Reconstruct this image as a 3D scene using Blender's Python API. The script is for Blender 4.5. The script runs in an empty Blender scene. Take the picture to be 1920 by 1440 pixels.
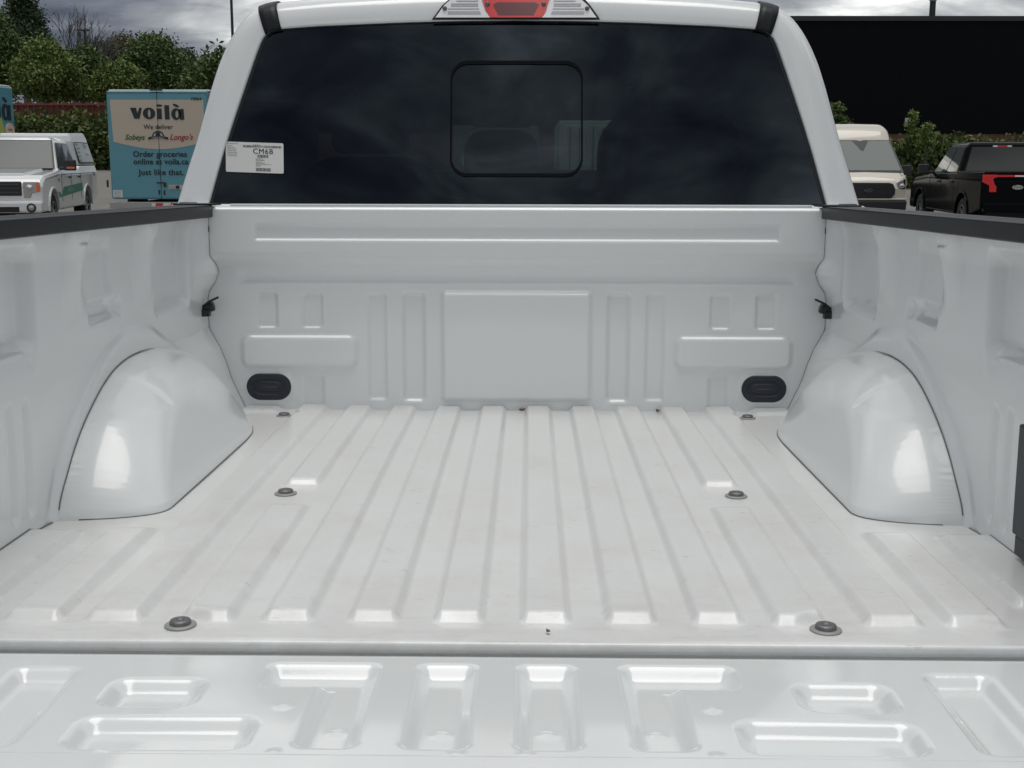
import bpy, math, random
import numpy as np
from mathutils import Matrix, Vector
random.seed(7); RNG = np.random.default_rng(7)
S = bpy.context.scene; COL = S.collection
R_ = math.radians
# ------------------------------------------------------------------ camera / world / sun
H0 = 0.85            # bed floor above ground
RAKE = 0.0188        # the truck stands slightly nose-down
FPX, PITCH, YAW, ROLL = 2289.3, 0.1629, -0.0142, 0.0023
CT = np.array([0.0362, -3.2671, 0.6098 + H0])
Fv = np.array([math.sin(YAW)*math.cos(PITCH), math.cos(YAW)*math.cos(PITCH), -math.sin(PITCH)])
Rv0 = np.array([math.cos(YAW), -math.sin(YAW), 0.]); Uv0 = np.cross(Rv0, Fv)
Rv = Rv0*math.cos(ROLL)+Uv0*math.sin(ROLL); Uv = -Rv0*math.sin(ROLL)+Uv0*math.cos(ROLL)
RX = np.array(Matrix.Rotation(-RAKE, 3, 'X'))
CW = RX @ CT; FW, RW, UW = RX @ Fv, RX @ Rv, RX @ Uv
cam = bpy.data.objects.new('camera', bpy.data.cameras.new('camera')); COL.objects.link(cam); S.camera = cam
cam.matrix_world = Matrix([[RW[i], UW[i], -FW[i], CW[i]] for i in range(3)]+[[0, 0, 0, 1]])
cam.data.sensor_fit = 'HORIZONTAL'; cam.data.sensor_width = 36; cam.data.lens = 36*FPX/1920
cam.data.clip_start = 0.05; cam.data.clip_end = 3000
S.view_settings.view_transform = 'Standard'; S.view_settings.look = 'None'
S.view_settings.exposure = -0.22; S.view_settings.gamma = 1
SUN_EL, SUN_AZ = 87, 185       # azimuth measured clockwise from +Y (north); high, veiled by cloud
w = bpy.data.worlds.new('World'); S.world = w; w.use_nodes = True
N = w.node_tree.nodes; Lk = w.node_tree.links; N.clear()
def nd(T, t, **k):
    n = T.nodes.new(t)
    for a, b in k.items(): setattr(n, a, b)
    return n
def mth(T, op, a, b=None, c=None, clamp=False):
    n = T.nodes.new('ShaderNodeMath'); n.operation = op; n.use_clamp = clamp
    for i, v in enumerate((a, b, c)):
        if v is None: continue
        if isinstance(v, (int, float)): n.inputs[i].default_value = v
        else: T.links.new(v, n.inputs[i])
    return n.outputs[0]
def ramp(T, fac, stops, interp='LINEAR'):
    n = T.nodes.new('ShaderNodeValToRGB'); n.color_ramp.interpolation = interp
    e = n.color_ramp.elements
    while len(e) < len(stops): e.new(0.5)
    for i, (p, c) in enumerate(stops):
        e[i].position = p/1.25 if stops[-1][0] > 1.0 else p; e[i].color = tuple(c)+(1,) if len(c) == 3 else c
    T.links.new(fac if stops[-1][0] <= 1.0 else mth(T, 'DIVIDE', fac, 1.25), n.inputs[0]); return n.outputs[0]
def mixc(T, f, a, b, mode='MIX'):
    n = T.nodes.new('ShaderNodeMix'); n.data_type = 'RGBA'; n.blend_type = mode
    for s, v in ((n.inputs[0], f), (n.inputs[6], a), (n.inputs[7], b)):
        if isinstance(v, (int, float)): s.default_value = v
        elif isinstance(v, (tuple, list)): s.default_value = tuple(v)+(1,) if len(v) == 3 else v
        else: T.links.new(v, s)
    return n.outputs[2]
def wdir(px, py):
    d = FW+RW*(px-960)/FPX-UW*(py-720)/FPX; return d/np.linalg.norm(d)
T = w.node_tree
bg = nd(T, 'ShaderNodeBackground'); out = nd(T, 'ShaderNodeOutputWorld'); T.links.new(bg.outputs[0], out.inputs[0])
bg.inputs[1].default_value = 0.1
sky = nd(T, 'ShaderNodeTexSky', sky_type='NISHITA', sun_disc=False); sky.sun_elevation = R_(SUN_EL); sky.sun_rotation = R_(SUN_AZ)
tc = nd(T, 'ShaderNodeTexCoord'); nrm = nd(T, 'ShaderNodeVectorMath', operation='NORMALIZE'); T.links.new(tc.outputs['Generated'], nrm.inputs[0])
sep = nd(T, 'ShaderNodeSeparateXYZ'); T.links.new(nrm.outputs[0], sep.inputs[0])
zc = mth(T, 'MAXIMUM', sep.outputs[2], 0.0)
den = mth(T, 'ADD', zc, 0.16)
cmb = nd(T, 'ShaderNodeCombineXYZ')
T.links.new(mth(T, 'DIVIDE', sep.outputs[0], den), cmb.inputs[0]); T.links.new(mth(T, 'DIVIDE', sep.outputs[1], den), cmb.inputs[1])
def wnoise(scale, detail, rough, off=0, dist=0.0):
    m = nd(T, 'ShaderNodeMapping'); m.inputs['Location'].default_value = (off, off*.7, off*.3); T.links.new(cmb.outputs[0], m.inputs[0])
    n = nd(T, 'ShaderNodeTexNoise'); n.inputs['Scale'].default_value = scale; n.inputs['Detail'].default_value = detail
    n.inputs['Roughness'].default_value = rough; n.inputs['Distortion'].default_value = dist
    T.links.new(m.outputs[0], n.inputs['Vector']); return n.outputs[0]
def lobe(d, k):   # exp(k(dot-1))
    n = nd(T, 'ShaderNodeVectorMath', operation='DOT_PRODUCT'); T.links.new(nrm.outputs[0], n.inputs[0]); n.inputs[1].default_value = tuple(d)
    return mth(T, 'EXPONENT', mth(T, 'MULTIPLY', mth(T, 'SUBTRACT', n.outputs['Value'], 1.0), k))
n1 = wnoise(0.9, 6, .55, 3.1, .4); n2 = wnoise(3.4, 6, .6, 9.3, .5)
cl = mth(T, 'ADD', mth(T, 'MULTIPLY', n1, 1.15), mth(T, 'MULTIPLY', n2, 0.55))
cl = mth(T, 'ADD', mth(T, 'SUBTRACT', cl, 0.46), mth(T, 'MULTIPLY', zc, 0.26))
mp3 = nd(T, 'ShaderNodeMapping'); mp3.inputs['Scale'].default_value = (2.6, 2.6, 9); mp3.inputs['Rotation'].default_value = (.12, .08, 0); T.links.new(nrm.outputs[0], mp3.inputs[0])
n3n = nd(T, 'ShaderNodeTexNoise'); n3n.inputs['Scale'].default_value = 2.5; n3n.inputs['Detail'].default_value = 5; n3n.inputs['Distortion'].default_value = .6; T.links.new(mp3.outputs[0], n3n.inputs['Vector']); n3 = n3n.outputs[0]
sd = np.array([math.sin(R_(SUN_AZ))*math.cos(R_(SUN_EL)), math.cos(R_(SUN_AZ))*math.cos(R_(SUN_EL)), math.sin(R_(SUN_EL))])
b = mth(T, 'MULTIPLY', lobe(sd, 5.0), 0.14)
b = mth(T, 'ADD', b, mth(T, 'MULTIPLY', lobe((0.0, -.93, .36), 26), -0.05))
b = mth(T, 'ADD', b, mth(T, 'MULTIPLY', lobe((0.0, -.58, .815), 26), -0.22))
b = mth(T, 'ADD', b, mth(T, 'MULTIPLY', lobe((0.0, -.985, .17), 22), 0.40))
b = mth(T, 'ADD', b, mth(T, 'MULTIPLY', lobe((0.0, -.80, .60), 110), 0.20))
b = mth(T, 'ADD', b, mth(T, 'MULTIPLY', lobe((0, -.10, .995), 16), 0.40))
b = mth(T, 'ADD', b, mth(T, 'MULTIPLY', mth(T, 'SUBTRACT', n3, .5), 1.05))
b = mth(T, 'ADD', b, mth(T, 'MULTIPLY', lobe((-.12, .80, .60), 16), 0.16))
b = mth(T, 'ADD', b, mth(T, 'MULTIPLY', lobe(wdir(480, 10), 420), 0.40))
b = mth(T, 'ADD', b, mth(T, 'MULTIPLY', lobe(wdir(1700, 5), 45), 0.24))
b = mth(T, 'ADD', b, mth(T, 'MULTIPLY', lobe(wdir(250, 60), 160), -0.07))
cl = mth(T, 'ADD', cl, b)
cc = ramp(T, cl, [(0.18, (0.9, 1.05, 1.45)), (0.36, (2.0, 2.2, 2.7)), (0.55, (3.9, 4.1, 4.4)), (0.74, (7.6, 7.8, 7.8)), (0.95, (17, 17, 16.5)), (1.25, (34, 34, 33))])
T.links.new(mixc(T, 0.95, sky.outputs[0], cc), bg.inputs[0])
sl = bpy.data.lights.new('sun', 'SUN'); sl.energy = 1.55; sl.angle = R_(38); sl.color = (1, .97, .92)
so = bpy.data.objects.new('sun', sl); COL.objects.link(so); so.rotation_euler = Vector(sd).to_track_quat('Z', 'Y').to_euler()
so.location = (0, 0, 30)
# ------------------------------------------------------------------ helpers
def W(px, py, Y):
    d = FW+RW*(px-960)/FPX-UW*(py-720)/FPX; t = (Y-CW[1])/d[1]; return CW+d*t
def BP(px, py, n=(0, 1, 0), d=0.0):      # pixel -> bed frame point on plane n.p=d
    r = Fv+Rv*(px-960)/FPX-Uv*(py-720)/FPX; n = np.array(n, float); c = CT-np.array([0, 0, H0])
    return c+r*((d-c@n)/(r@n))
MATS = {}
def mat(name, col, rough=.5, metal=0, coat=0, coatr=.03, noise=None, bump=None, ior=1.5, spec=.5, emis=None):
    if name in MATS: return MATS[name]
    m = bpy.data.materials.new(name); m.use_nodes = True; T = m.node_tree; p = T.nodes['Principled BSDF']
    p.inputs['Base Color'].default_value = tuple(col)+(1,); p.inputs['Roughness'].default_value = rough
    p.inputs['Metallic'].default_value = metal; p.inputs['Coat Weight'].default_value = coat; p.inputs['Coat Roughness'].default_value = coatr
    p.inputs['IOR'].default_value = ior; p.inputs['Specular IOR Level'].default_value = spec
    tcn = nd(T, 'ShaderNodeTexCoord')
    if noise:
        sc, c2, lo, hi = noise
        n = nd(T, 'ShaderNodeTexNoise'); n.inputs['Scale'].default_value = sc; n.inputs['Detail'].default_value = 6
        T.links.new(tcn.outputs['Object'], n.inputs['Vector'])
        T.links.new(ramp(T, n.outputs[0], [(lo, col), (hi, c2)]), p.inputs['Base Color'])
    if bump:
        sc, st, di = bump
        n = nd(T, 'ShaderNodeTexNoise'); n.inputs['Scale'].default_value = sc; n.inputs['Detail'].default_value = 4
        T.links.new(tcn.outputs['Object'], n.inputs['Vector'])
        bb = nd(T, 'ShaderNodeBump'); bb.inputs['Strength'].default_value = st; bb.inputs['Distance'].default_value = di
        T.links.new(n.outputs[0], bb.inputs['Height']); T.links.new(bb.outputs[0], p.inputs['Normal'])
    MATS[name] = m; return m
def setm(o, label=None, cat=None, group=None, kind=None):
    if label: o['label'] = label
    if cat: o['category'] = cat
    if group: o['group'] = group
    if kind: o['kind'] = kind
    return o
def empty(name, label, cat, loc=(0, 0, 0), rot=(0, 0, 0), group=None):
    o = bpy.data.objects.new(name, None); COL.objects.link(o); o.location = loc; o.rotation_euler = rot; o.empty_display_size = .3
    return setm(o, label, cat, group)
def link(name, me, mats, parent=None, z0=0, smooth=True, bevel=0):
    if not isinstance(mats, (list, tuple)): mats = [mats]
    for m in mats: me.materials.append(m)
    me.polygons.foreach_set('use_smooth', [smooth]*len(me.polygons))
    o = bpy.data.objects.new(name, me); COL.objects.link(o); o.parent = parent; o.location = (0, 0, z0)
    if bevel:
        b = o.modifiers.new('bevel', 'BEVEL'); b.width = bevel; b.segments = 2; b.limit_method = 'ANGLE'; b.angle_limit = R_(38); b.harden_normals = False
    return o
def grid_mesh(V, flip=False, mask=None):
    """V: (a,b,3) array of vertices"""
    a, b = V.shape[:2]; me = bpy.data.meshes.new('m')
    I = np.arange(a*b).reshape(a, b)
    q = np.stack([I[:-1, :-1], I[1:, :-1], I[1:, 1:], I[:-1, 1:]], -1).reshape(-1, 4)
    if mask is not None: q = q[mask.reshape(-1)]
    if flip: q = q[:, ::-1]
    me.vertices.add(a*b); me.vertices.foreach_set('co', V.reshape(-1).astype(np.float32))
    quads(me, q); return me
def quads(me, q):
    n = len(q); me.loops.add(n*4); me.loops.foreach_set('vertex_index', np.ascontiguousarray(q, dtype=np.int32).reshape(-1))
    me.polygons.add(n); me.polygons.foreach_set('loop_start', np.arange(0, n*4, 4, dtype=np.int32))
    me.update(calc_edges=True); me.validate()
def sstep(e0, e1, x):
    t = np.clip((x-e0)/(e1-e0), 0, 1); return t*t*(3-2*t)
def lstep(e0, e1, x, r=.16):     # straight flank with small radii at top and bottom
    t = np.clip((x-e0)/(e1-e0), -r, 1+r); lo = (t+r)**2/(4*r); hi = 1-(1+r-t)**2/(4*r)
    return np.clip(np.where(t < r, lo, np.where(t > 1-r, hi, t)), 0, 1)
def sdbox(x, y, x0, x1, y0, y1, r=0.01):     # >0 inside
    qx = np.abs(x-(x0+x1)/2)-((x1-x0)/2-r); qy = np.abs(y-(y0+y1)/2)-((y1-y0)/2-r)
    return -(np.hypot(np.maximum(qx, 0), np.maximum(qy, 0))+np.minimum(np.maximum(qx, qy), 0)-r)
def emb(x, y, box, r=.012, e=.012):
    return lstep(0, e, sdbox(x, y, *box, r), .3)
def sdpoly(x, y, P):
    d = np.full(x.shape, 1e9); s = np.zeros(x.shape, bool); n = len(P)
    for i in range(n):
        (ax, ay), (bx, by) = P[i], P[(i+1) % n]
        ex, ey = bx-ax, by-ay; wx, wy = x-ax, y-ay
        t = np.clip((wx*ex+wy*ey)/(ex*ex+ey*ey), 0, 1)
        d = np.minimum(d, np.hypot(wx-ex*t, wy-ey*t))
        c = ((ay > y) != (by > y)) & (x < (bx-ax)*(y-ay)/((by-ay) if by != ay else 1e-9)+ax)
        s ^= c
    return np.where(s, d, -d)
class MB:
    def __init__(s): s.v = []; s.f = []; s.m = []
    def raw(s, vs, fs, mi=0, M=None):
        k = len(s.v)
        for v in vs: s.v.append(tuple(M @ Vector(v)) if M else tuple(v))
        for f in fs: s.f.append(tuple(k+i for i in f)); s.m.append(mi)
        return s
    def box(s, x0, x1, y0, y1, z0, z1, mi=0, M=None):
        v = [(x, y, z) for z in (z0, z1) for y in (y0, y1) for x in (x0, x1)]
        return s.raw(v, [(0, 2, 3, 1), (4, 5, 7, 6), (0, 1, 5, 4), (2, 6, 7, 3), (0, 4, 6, 2), (1, 3, 7, 5)], mi, M)
    def prism(s, pts, a0, a1, axis='x', mi=0, M=None, cap=True):
        """pts 2D (other two axes in order), extruded along axis"""
        def mk(p, a): return {'x': (a, p[0], p[1]), 'y': (p[0], a, p[1]), 'z': (p[0], p[1], a)}[axis]
        n = len(pts); v = [mk(p, a0) for p in pts]+[mk(p, a1) for p in pts]
        f = [(i, (i+1) % n, n+(i+1) % n, n+i) for i in range(n)]
        if cap: f += [tuple(range(n))[::-1], tuple(range(n, 2*n))]
        return s.raw(v, f, mi, M)
    def cyl(s, c, r, h, axis='z', n=24, mi=0, r2=None, M=None):
        r2 = r if r2 is None else r2; v = []
        for (rr, t) in ((r, 0), (r2, h)):
            for i in range(n):
                a = 2*math.pi*i/n; p, q = rr*math.cos(a), rr*math.sin(a)
                o = {'z': (p, q, t), 'x': (t, p, q), 'y': (p, t, q)}[axis]; v.append(tuple(c[k]+o[k] for k in range(3)))
        return s.raw(v, [(i, (i+1) % n, n+(i+1) % n, n+i) for i in range(n)]+[tuple(range(n))[::-1], tuple(range(n, 2*n))], mi, M)
    def lathe(s, prof, c, axis='z', n=32, mi=0, M=None):
        v = []
        for (r, t) in prof:
            for i in range(n):
                a = 2*math.pi*i/n; p, q = r*math.cos(a), r*math.sin(a)
                o = {'z': (p, q, t), 'x': (t, p, q), 'y': (p, t, q)}[axis]; v.append(tuple(c[k]+o[k] for k in range(3)))
        k = len(prof); f = [(j*n+i, j*n+(i+1) % n, (j+1)*n+(i+1) % n, (j+1)*n+i) for j in range(k-1) for i in range(n)]
        return s.raw(v, f, mi, M)
    def tube(s, pts, r, n=8, mi=0, M=None):
        rs = r if isinstance(r, (list, tuple)) else [r]*len(pts); v = []; P = [Vector(p) for p in pts]
        for i, p in enumerate(P):
            d = (P[min(i+1, len(P)-1)]-P[max(i-1, 0)]).normalized(); u = d.cross(Vector((0, 0, 1)))
            if u.length < .05: u = d.cross(Vector((1, 0, 0)))
            u.normalize(); q = d.cross(u)
            for k in range(n):
                a = 2*math.pi*k/n; v.append(tuple(p+(u*math.cos(a)+q*math.sin(a))*rs[i]))
        f = [(i*n+k, i*n+(k+1) % n, (i+1)*n+(k+1) % n, (i+1)*n+k) for i in range(len(P)-1) for k in range(n)]
        f += [tuple(range(n))[::-1], tuple(range((len(P)-1)*n, len(P)*n))]
        return s.raw(v, f, mi, M)
    def text(s, body, size, M, mi=0, bold=0.0, shear=0.0, sx=1.0, align='CENTER', ext=0.0, spacing=1.0):
        c = bpy.data.curves.new('t', 'FONT'); c.body = body; c.size = size; c.align_x = align; c.offset = bold; c.shear = shear; c.extrude = ext
        c.resolution_u = 4; c.space_character = spacing
        o = bpy.data.objects.new('t', c); COL.objects.link(o); dg = bpy.context.evaluated_depsgraph_get(); dg.update()
        me = bpy.data.meshes.new_from_object(o.evaluated_get(dg))
        s.raw([(v.co.x*sx, v.co.y, v.co.z) for v in me.vertices], [tuple(p.vertices) for p in me.polygons], mi, M)
        bpy.data.objects.remove(o); bpy.data.curves.remove(c); bpy.data.meshes.remove(me); return s
    def build(s, name, mats, parent=None, smooth=False, bevel=0, z0=0):
        me = bpy.data.meshes.new(name); me.from_pydata(s.v, [], s.f); me.validate()
        o = link(name, me, mats, parent, z0, smooth, bevel)
        if len(me.polygons) == len(s.m): me.polygons.foreach_set('material_index', s.m)
        return o
def frame_M(origin, right, up):
    """text plane: local x->right, y->up, z->normal"""
    r = Vector(right).normalized(); u = Vector(up).normalized(); n = r.cross(u)
    return Matrix([[r[i], u[i], n[i], origin[i]] for i in range(3)]+[[0, 0, 0, 1]])
def rrect(x0, x1, y0, y1, r, n=6):
    P = []
    for (cx, cy, a0) in ((x1-r, y1-r, 0), (x0+r, y1-r, 90), (x0+r, y0+r, 180), (x1-r, y0+r, 270)):
        for i in range(n+1):
            a = R_(a0+90*i/n); P.append((cx+r*math.cos(a), cy+r*math.sin(a)))
    return P
# ------------------------------------------------------------------ materials
def paint_white(name, dust=0.0, rough=.32):
    m = mat(name, (.735, .752, .757), rough, coat=1.0, coatr=.035); T = m.node_tree; p = T.nodes['Principled BSDF']
    p.inputs['Coat IOR'].default_value = 1.5
    tcn = nd(T, 'ShaderNodeTexCoord')
    def ns(sc, det=5, stretch=(1, 1, 1), ro=.6):
        mp = nd(T, 'ShaderNodeMapping'); mp.inputs['Scale'].default_value = stretch; T.links.new(tcn.outputs['Object'], mp.inputs[0])
        n = nd(T, 'ShaderNodeTexNoise'); n.inputs['Scale'].default_value = sc; n.inputs['Detail'].default_value = det; n.inputs['Roughness'].default_value = ro
        T.links.new(mp.outputs[0], n.inputs['Vector']); return n.outputs[0]
    if dust:
        film = ns(7, 8, (1, .8, 1), .7); fine = ns(60, 6, (1, 1, 1), .7); spots = ns(30, 5, (1, 2.6, 1), .62)
        f = mth(T, 'MULTIPLY', ramp(T, film, [(.38, (0, 0, 0)), (.68, (1, 1, 1))]), mth(T, 'ADD', mth(T, 'MULTIPLY', fine, .8), .3))
        c = mixc(T, mth(T, 'MULTIPLY', f, dust), (.750, .760, .758), (.52, .51, .485))
        sp = mth(T, 'MULTIPLY', ramp(T, spots, [(.63, (0, 0, 0)), (.70, (1, 1, 1))]), dust*.5)
        c = mixc(T, sp, c, (.40, .38, .35))
        sx_ = nd(T, 'ShaderNodeSeparateXYZ'); T.links.new(tcn.outputs['Object'], sx_.inputs[0])
        rear = nd(T, 'ShaderNodeMapRange'); rear.inputs[1].default_value = -1.50; rear.inputs[2].default_value = -1.68; T.links.new(sx_.outputs[1], rear.inputs[0])
        smear = ns(14, 7, (.55, 2.2, 1), .7)
        sm_ = mth(T, 'MULTIPLY', ramp(T, smear, [(.50, (0, 0, 0)), (.62, (1, 1, 1))]), mth(T, 'ADD', mth(T, 'MULTIPLY', rear.outputs[0], .20), .04))
        c = mixc(T, sm_, c, (.46, .45, .43))
        T.links.new(c, p.inputs['Base Color'])
        T.links.new(mth(T, 'ADD', mth(T, 'MULTIPLY', f, .30), .42), p.inputs['Roughness'])
        T.links.new(mth(T, 'SUBTRACT', .95, mth(T, 'MULTIPLY', f, .6)), p.inputs['Coat Weight'])
        T.links.new(mth(T, 'ADD', mth(T, 'MULTIPLY', fine, .16), .08), p.inputs['Coat Roughness'])
    bb = nd(T, 'ShaderNodeBump'); bb.inputs['Strength'].default_value = .10; bb.inputs['Distance'].default_value = .0006
    T.links.new(ns(260 if not dust else 420, 2), bb.inputs['Height']); T.links.new(bb.outputs[0], p.inputs['Coat Normal'])
    return m
WHITE = paint_white('white_paint'); WHITEF = paint_white('dusty_white_paint', .75)
WHITEW = paint_white('wheelhouse_white_paint', 0, .3); WHITEW.node_tree.nodes['Principled BSDF'].inputs['Coat Weight'].default_value = .6
WHITET = paint_white('tailgate_white_paint', 0, .3)
PLAS = mat('black_plastic', (.0065, .0085, .012), .40, spec=.28, bump=(900, .3, .0004))
RUB = mat('black_rubber', (.006, .007, .009), .4)
RUBN = mat('navy_rubber', (.010, .014, .024), .45)
DARK = mat('dark_gap', (.02, .02, .022), .8)
SEAM = mat('seam_shade_grey', (.16, .16, .17), .6)  # shade inside the panel seams, put in as a grey colour
JOINT = mat('joint_line', (.30, .31, .32), .6)
BOLT = mat('zinc_bolt', (.17, .17, .18), .45, .6, bump=(300, .3, .0005)); WASH = mat('grey_washer', (.33, .33, .32), .5, .3)
CHROME = mat('chrome', (.7, .7, .7), .12, 1)
TRIM = mat('interior_black', (.016, .017, .018), .8)
ASPH = mat('asphalt', (.155, .145, .13), .9, noise=(.35, (.20, .19, .17), .35, .7), bump=(60, .5, .01))
TYRE = mat('tyre_rubber', (.015, .015, .016), .75); RIM = mat('alloy_rim', (.42, .43, .44), .3, .8)
ORANGE = mat('orange_lens', (.75, .16, .03), .15, coat=1)
REDL = mat('red_lens', (.72, .008, .014), .12, coat=1); REDD = mat('dark_red_lens', (.13, .004, .010), .2, coat=1)
CLEARL = mat('clear_lens', (.90, .90, .92), .15, 0, coat=1)
PAPER = mat('paper', (.66, .66, .64), .6); INK = mat('ink', (.02, .02, .022), .6); INKG = mat('grey_ink', (.23, .23, .24), .7)
def glass(name, tint, ior=1.5, wave=0.0, gtint=(.9, .95, 1, 1)):
    m = bpy.data.materials.new(name); m.use_nodes = True; T = m.node_tree; T.nodes.clear()
    o = nd(T, 'ShaderNodeOutputMaterial'); mx = nd(T, 'ShaderNodeMixShader'); fr = nd(T, 'ShaderNodeFresnel'); geo = nd(T, 'ShaderNodeNewGeometry'); T.links.new(mth(T, 'ADD', ior, mth(T, 'MULTIPLY', geo.outputs['Backfacing'], 1/ior-ior)), fr.inputs[0])
    tr = nd(T, 'ShaderNodeBsdfTransparent'); tr.inputs[0].default_value = tuple(tint)+(1,)
    gl = nd(T, 'ShaderNodeBsdfGlossy'); gl.inputs['Roughness'].default_value = .008; gl.inputs[0].default_value = gtint
    T.links.new(fr.outputs[0], mx.inputs[0]); T.links.new(tr.outputs[0], mx.inputs[1]); T.links.new(gl.outputs[0], mx.inputs[2]); T.links.new(mx.outputs[0], o.inputs[0])
    if wave:
        tcn = nd(T, 'ShaderNodeTexCoord'); n = nd(T, 'ShaderNodeTexNoise'); n.inputs['Scale'].default_value = 1.6; n.inputs['Detail'].default_value = 1
        T.links.new(tcn.outputs['Object'], n.inputs['Vector']); bb = nd(T, 'ShaderNodeBump'); bb.inputs['Strength'].default_value = wave; bb.inputs['Distance'].default_value = .05
        T.links.new(n.outputs[0], bb.inputs['Height']); T.links.new(bb.outputs[0], gl.inputs['Normal'])
    return m
TINT = glass('privacy_glass', (.085, .10, .098), 1.5, .12, (.68, .82, 1, 1)); CLR = glass('clear_glass', (.85, .9, .88), 1.5)
DGL = mat('dark_window', (.008, .011, .012), .05, spec=.5)
# ================================================================== THE WHITE TRUCK
truck = empty('pickup_truck', 'white pickup seen from behind its lowered tailgate, its empty dusty bed filling the picture', 'pickup truck', (0, 0, 0), (-RAKE, 0, 0))
# ---- bed floor
def floor_h(x, y):
    h = np.zeros_like(x); ax = np.abs(x)
    def rib(cx, y0, y1, tw=.0265, bw=.0375, hh=.0135, front=True, lf=.04):
        r = lstep(-bw, -tw, -np.abs(ax-cx), .2)
        e = lstep(y0+.002, y0+.019, y, .2)
        if front: e = e*lstep(-y1, -y1+lf, -y)
        return hh*r*e
    for c in (.061, .182, .304): h = np.maximum(h, rib(c, -1.634, 9, front=False))
    h = np.maximum(h, rib(.425, -.858, 9, front=False))
    h = np.maximum(h, rib(.418, -1.640, -1.0, tw=.029, bw=.040, lf=.04))
    h = np.maximum(h, rib(.549, -1.640, 9, front=False, tw=.031, bw=.043))
    h = np.maximum(h, rib(.663, -1.640, -1.17, tw=.031, bw=.043, lf=.04))
    h = np.maximum(h, rib(.795, -1.560, -1.19, tw=.037, bw=.050, lf=.03))
    # pads in the front corners
    h = np.maximum(h, .010*emb(ax, y, (.63, .75, -.075, .03), .02, .02))
    # shallow bolt seats
    for (bx, by) in ((.6115, -.102), (.4461, -.917), (.448, -1.6495)):
        d = np.hypot(ax-bx, y-by); h = np.where(d < .045, h*sstep(.024, .045, d), h)
    return h
xs = np.linspace(-.87, .87, 697); ys = np.concatenate([np.linspace(.03, -1.55, 265), np.linspace(-1.553, -1.660, 44), np.linspace(-1.67, -1.698, 5)])
Xg, Yg = np.meshgrid(xs, ys, indexing='ij'); Zg = floor_h(Xg, Yg); Zg += .0012*np.sin(Xg*9+1)*np.cos(Yg*5)
V = np.stack([Xg, Yg, Zg], -1)
lip = [(-1.7015, -.0006), (-1.7035, -.0022), (-1.7045, -.0045), (-1.7050, -.010), (-1.7050, -.0145), (-1.7035, -.0160), (-1.690, -.0160), (-1.690, -.05)]
ex = np.stack([np.stack([xs, np.full_like(xs, a), np.full_like(xs, c)], -1) for a, c in lip], 1)
V = np.concatenate([V, ex], 1)
floor = link('bed_floor', grid_mesh(V, True), WHITEF, truck, H0)
for (bx, by, s_) in ((.6115, -.102, .95), (.4461, -.917, 1), (.448, -1.6495, 1)):
    for sg in (-1, 1):
        mb = MB()
        mb.lathe([(.0, .0005), (.022*s_, .0005), (.022*s_, .0025), (.020*s_, .0035), (.014, .0038)], (sg*bx, by, 0), mi=1)
        mb.lathe([(.0150*s_, .003), (.0150*s_, .007), (.0135*s_, .0095), (.006, .0105), (.004, .008), (0, .008)], (sg*bx, by, 0), mi=0)
        o = mb.build('bed_bolt', [BOLT, WASH], floor, smooth=True, z0=0)
# ---- bulkhead (front wall of the bed)
def bulk_y(x, z):
    ax = np.abs(x)
    y = -.004*sstep(.415, .43, z) - .022*lstep(.384, .410, z, .2)       # upper box sticks out to the rear
    y += .006*sstep(.342, .352, z)*sstep(.395, .36, z)*sstep(.76, .72, ax)   # shallow valley under the box
    y += .008*emb(x, z, (-.695, .695, .458, .503), .008, .008)
    for s in (-1, 1):
        xx = x*s
        for bx in ((-.70, -.64, .222, .320), (-.578, -.518, .222, .320)): y += .0075*emb(xx, z, bx, .012, .0075)
        y -= .011*emb(xx, z, (-.745, -.425, .112, .207), .028, .012)
        y += .007*emb(xx, z, (-.401, -.347, .026, .320), .012, .0075)
        y += .010*emb(xx, z, (-.308, -.242, .022, .322), .016, .0095)
        y += .007*emb(xx, z, (-.577, -.518, -.05, .097), .012, .010)
        y -= .004*emb(xx, z, (-.74, -.60, .018, .108), .044, .008)
    y -= .012*emb(x, z, (-.202, .205, .024, .327), .014, .011)
    return y
xs = np.linspace(-.86, .86, 690); zs = np.linspace(-.02, .540, 226)
Xg, Zg = np.meshgrid(xs, zs, indexing='ij'); V = np.stack([Xg, bulk_y(Xg, Zg), Zg], -1)
ex = np.stack([np.stack([xs, np.full_like(xs, a), np.full_like(xs, c)], -1) for a, c in [(-.0205, .5435), (-.018, .5465), (-.013, .548), (.0, .548), (.040, .548), (.042, .543), (.044, .50)]], 1)
V = np.concatenate([V, ex], 1)
bulk = link('bed_front_wall', grid_mesh(V, True), WHITE, truck, H0)
for sg in (-1, 1):
    mb = MB(); P = rrect(-.731, -.610, .0265, .0995, .0364, 10); P = [(p[0]*sg, p[1]) for p in P]
    def shr(P, k): 
        cx = sum(p[0] for p in P)/len(P); cy = sum(p[1] for p in P)/len(P); return [(cx+(p[0]-cx)*(1-k*.6), cy+(p[1]-cy)*(1-k)) for p in P]
    rings = [(P, -.003), (P, -.0065), (shr(P, .06), -.0085), (shr(P, .42), -.0082), (shr(P, .46), -.0065), (shr(P, .62), -.0065), (shr(P, .66), -.0080), (shr(P, .98), -.0080)]
    n = len(P); v = [(p[0], y, p[1]) for Q, y in rings for p in Q]
    mb.raw(v, [(j*n+i, j*n+(i+1) % n, (j+1)*n+(i+1) % n, (j+1)*n+i) for j in range(len(rings)-1) for i in range(n)])
    mb.build('drain_plug', RUBN, bulk)
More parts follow.
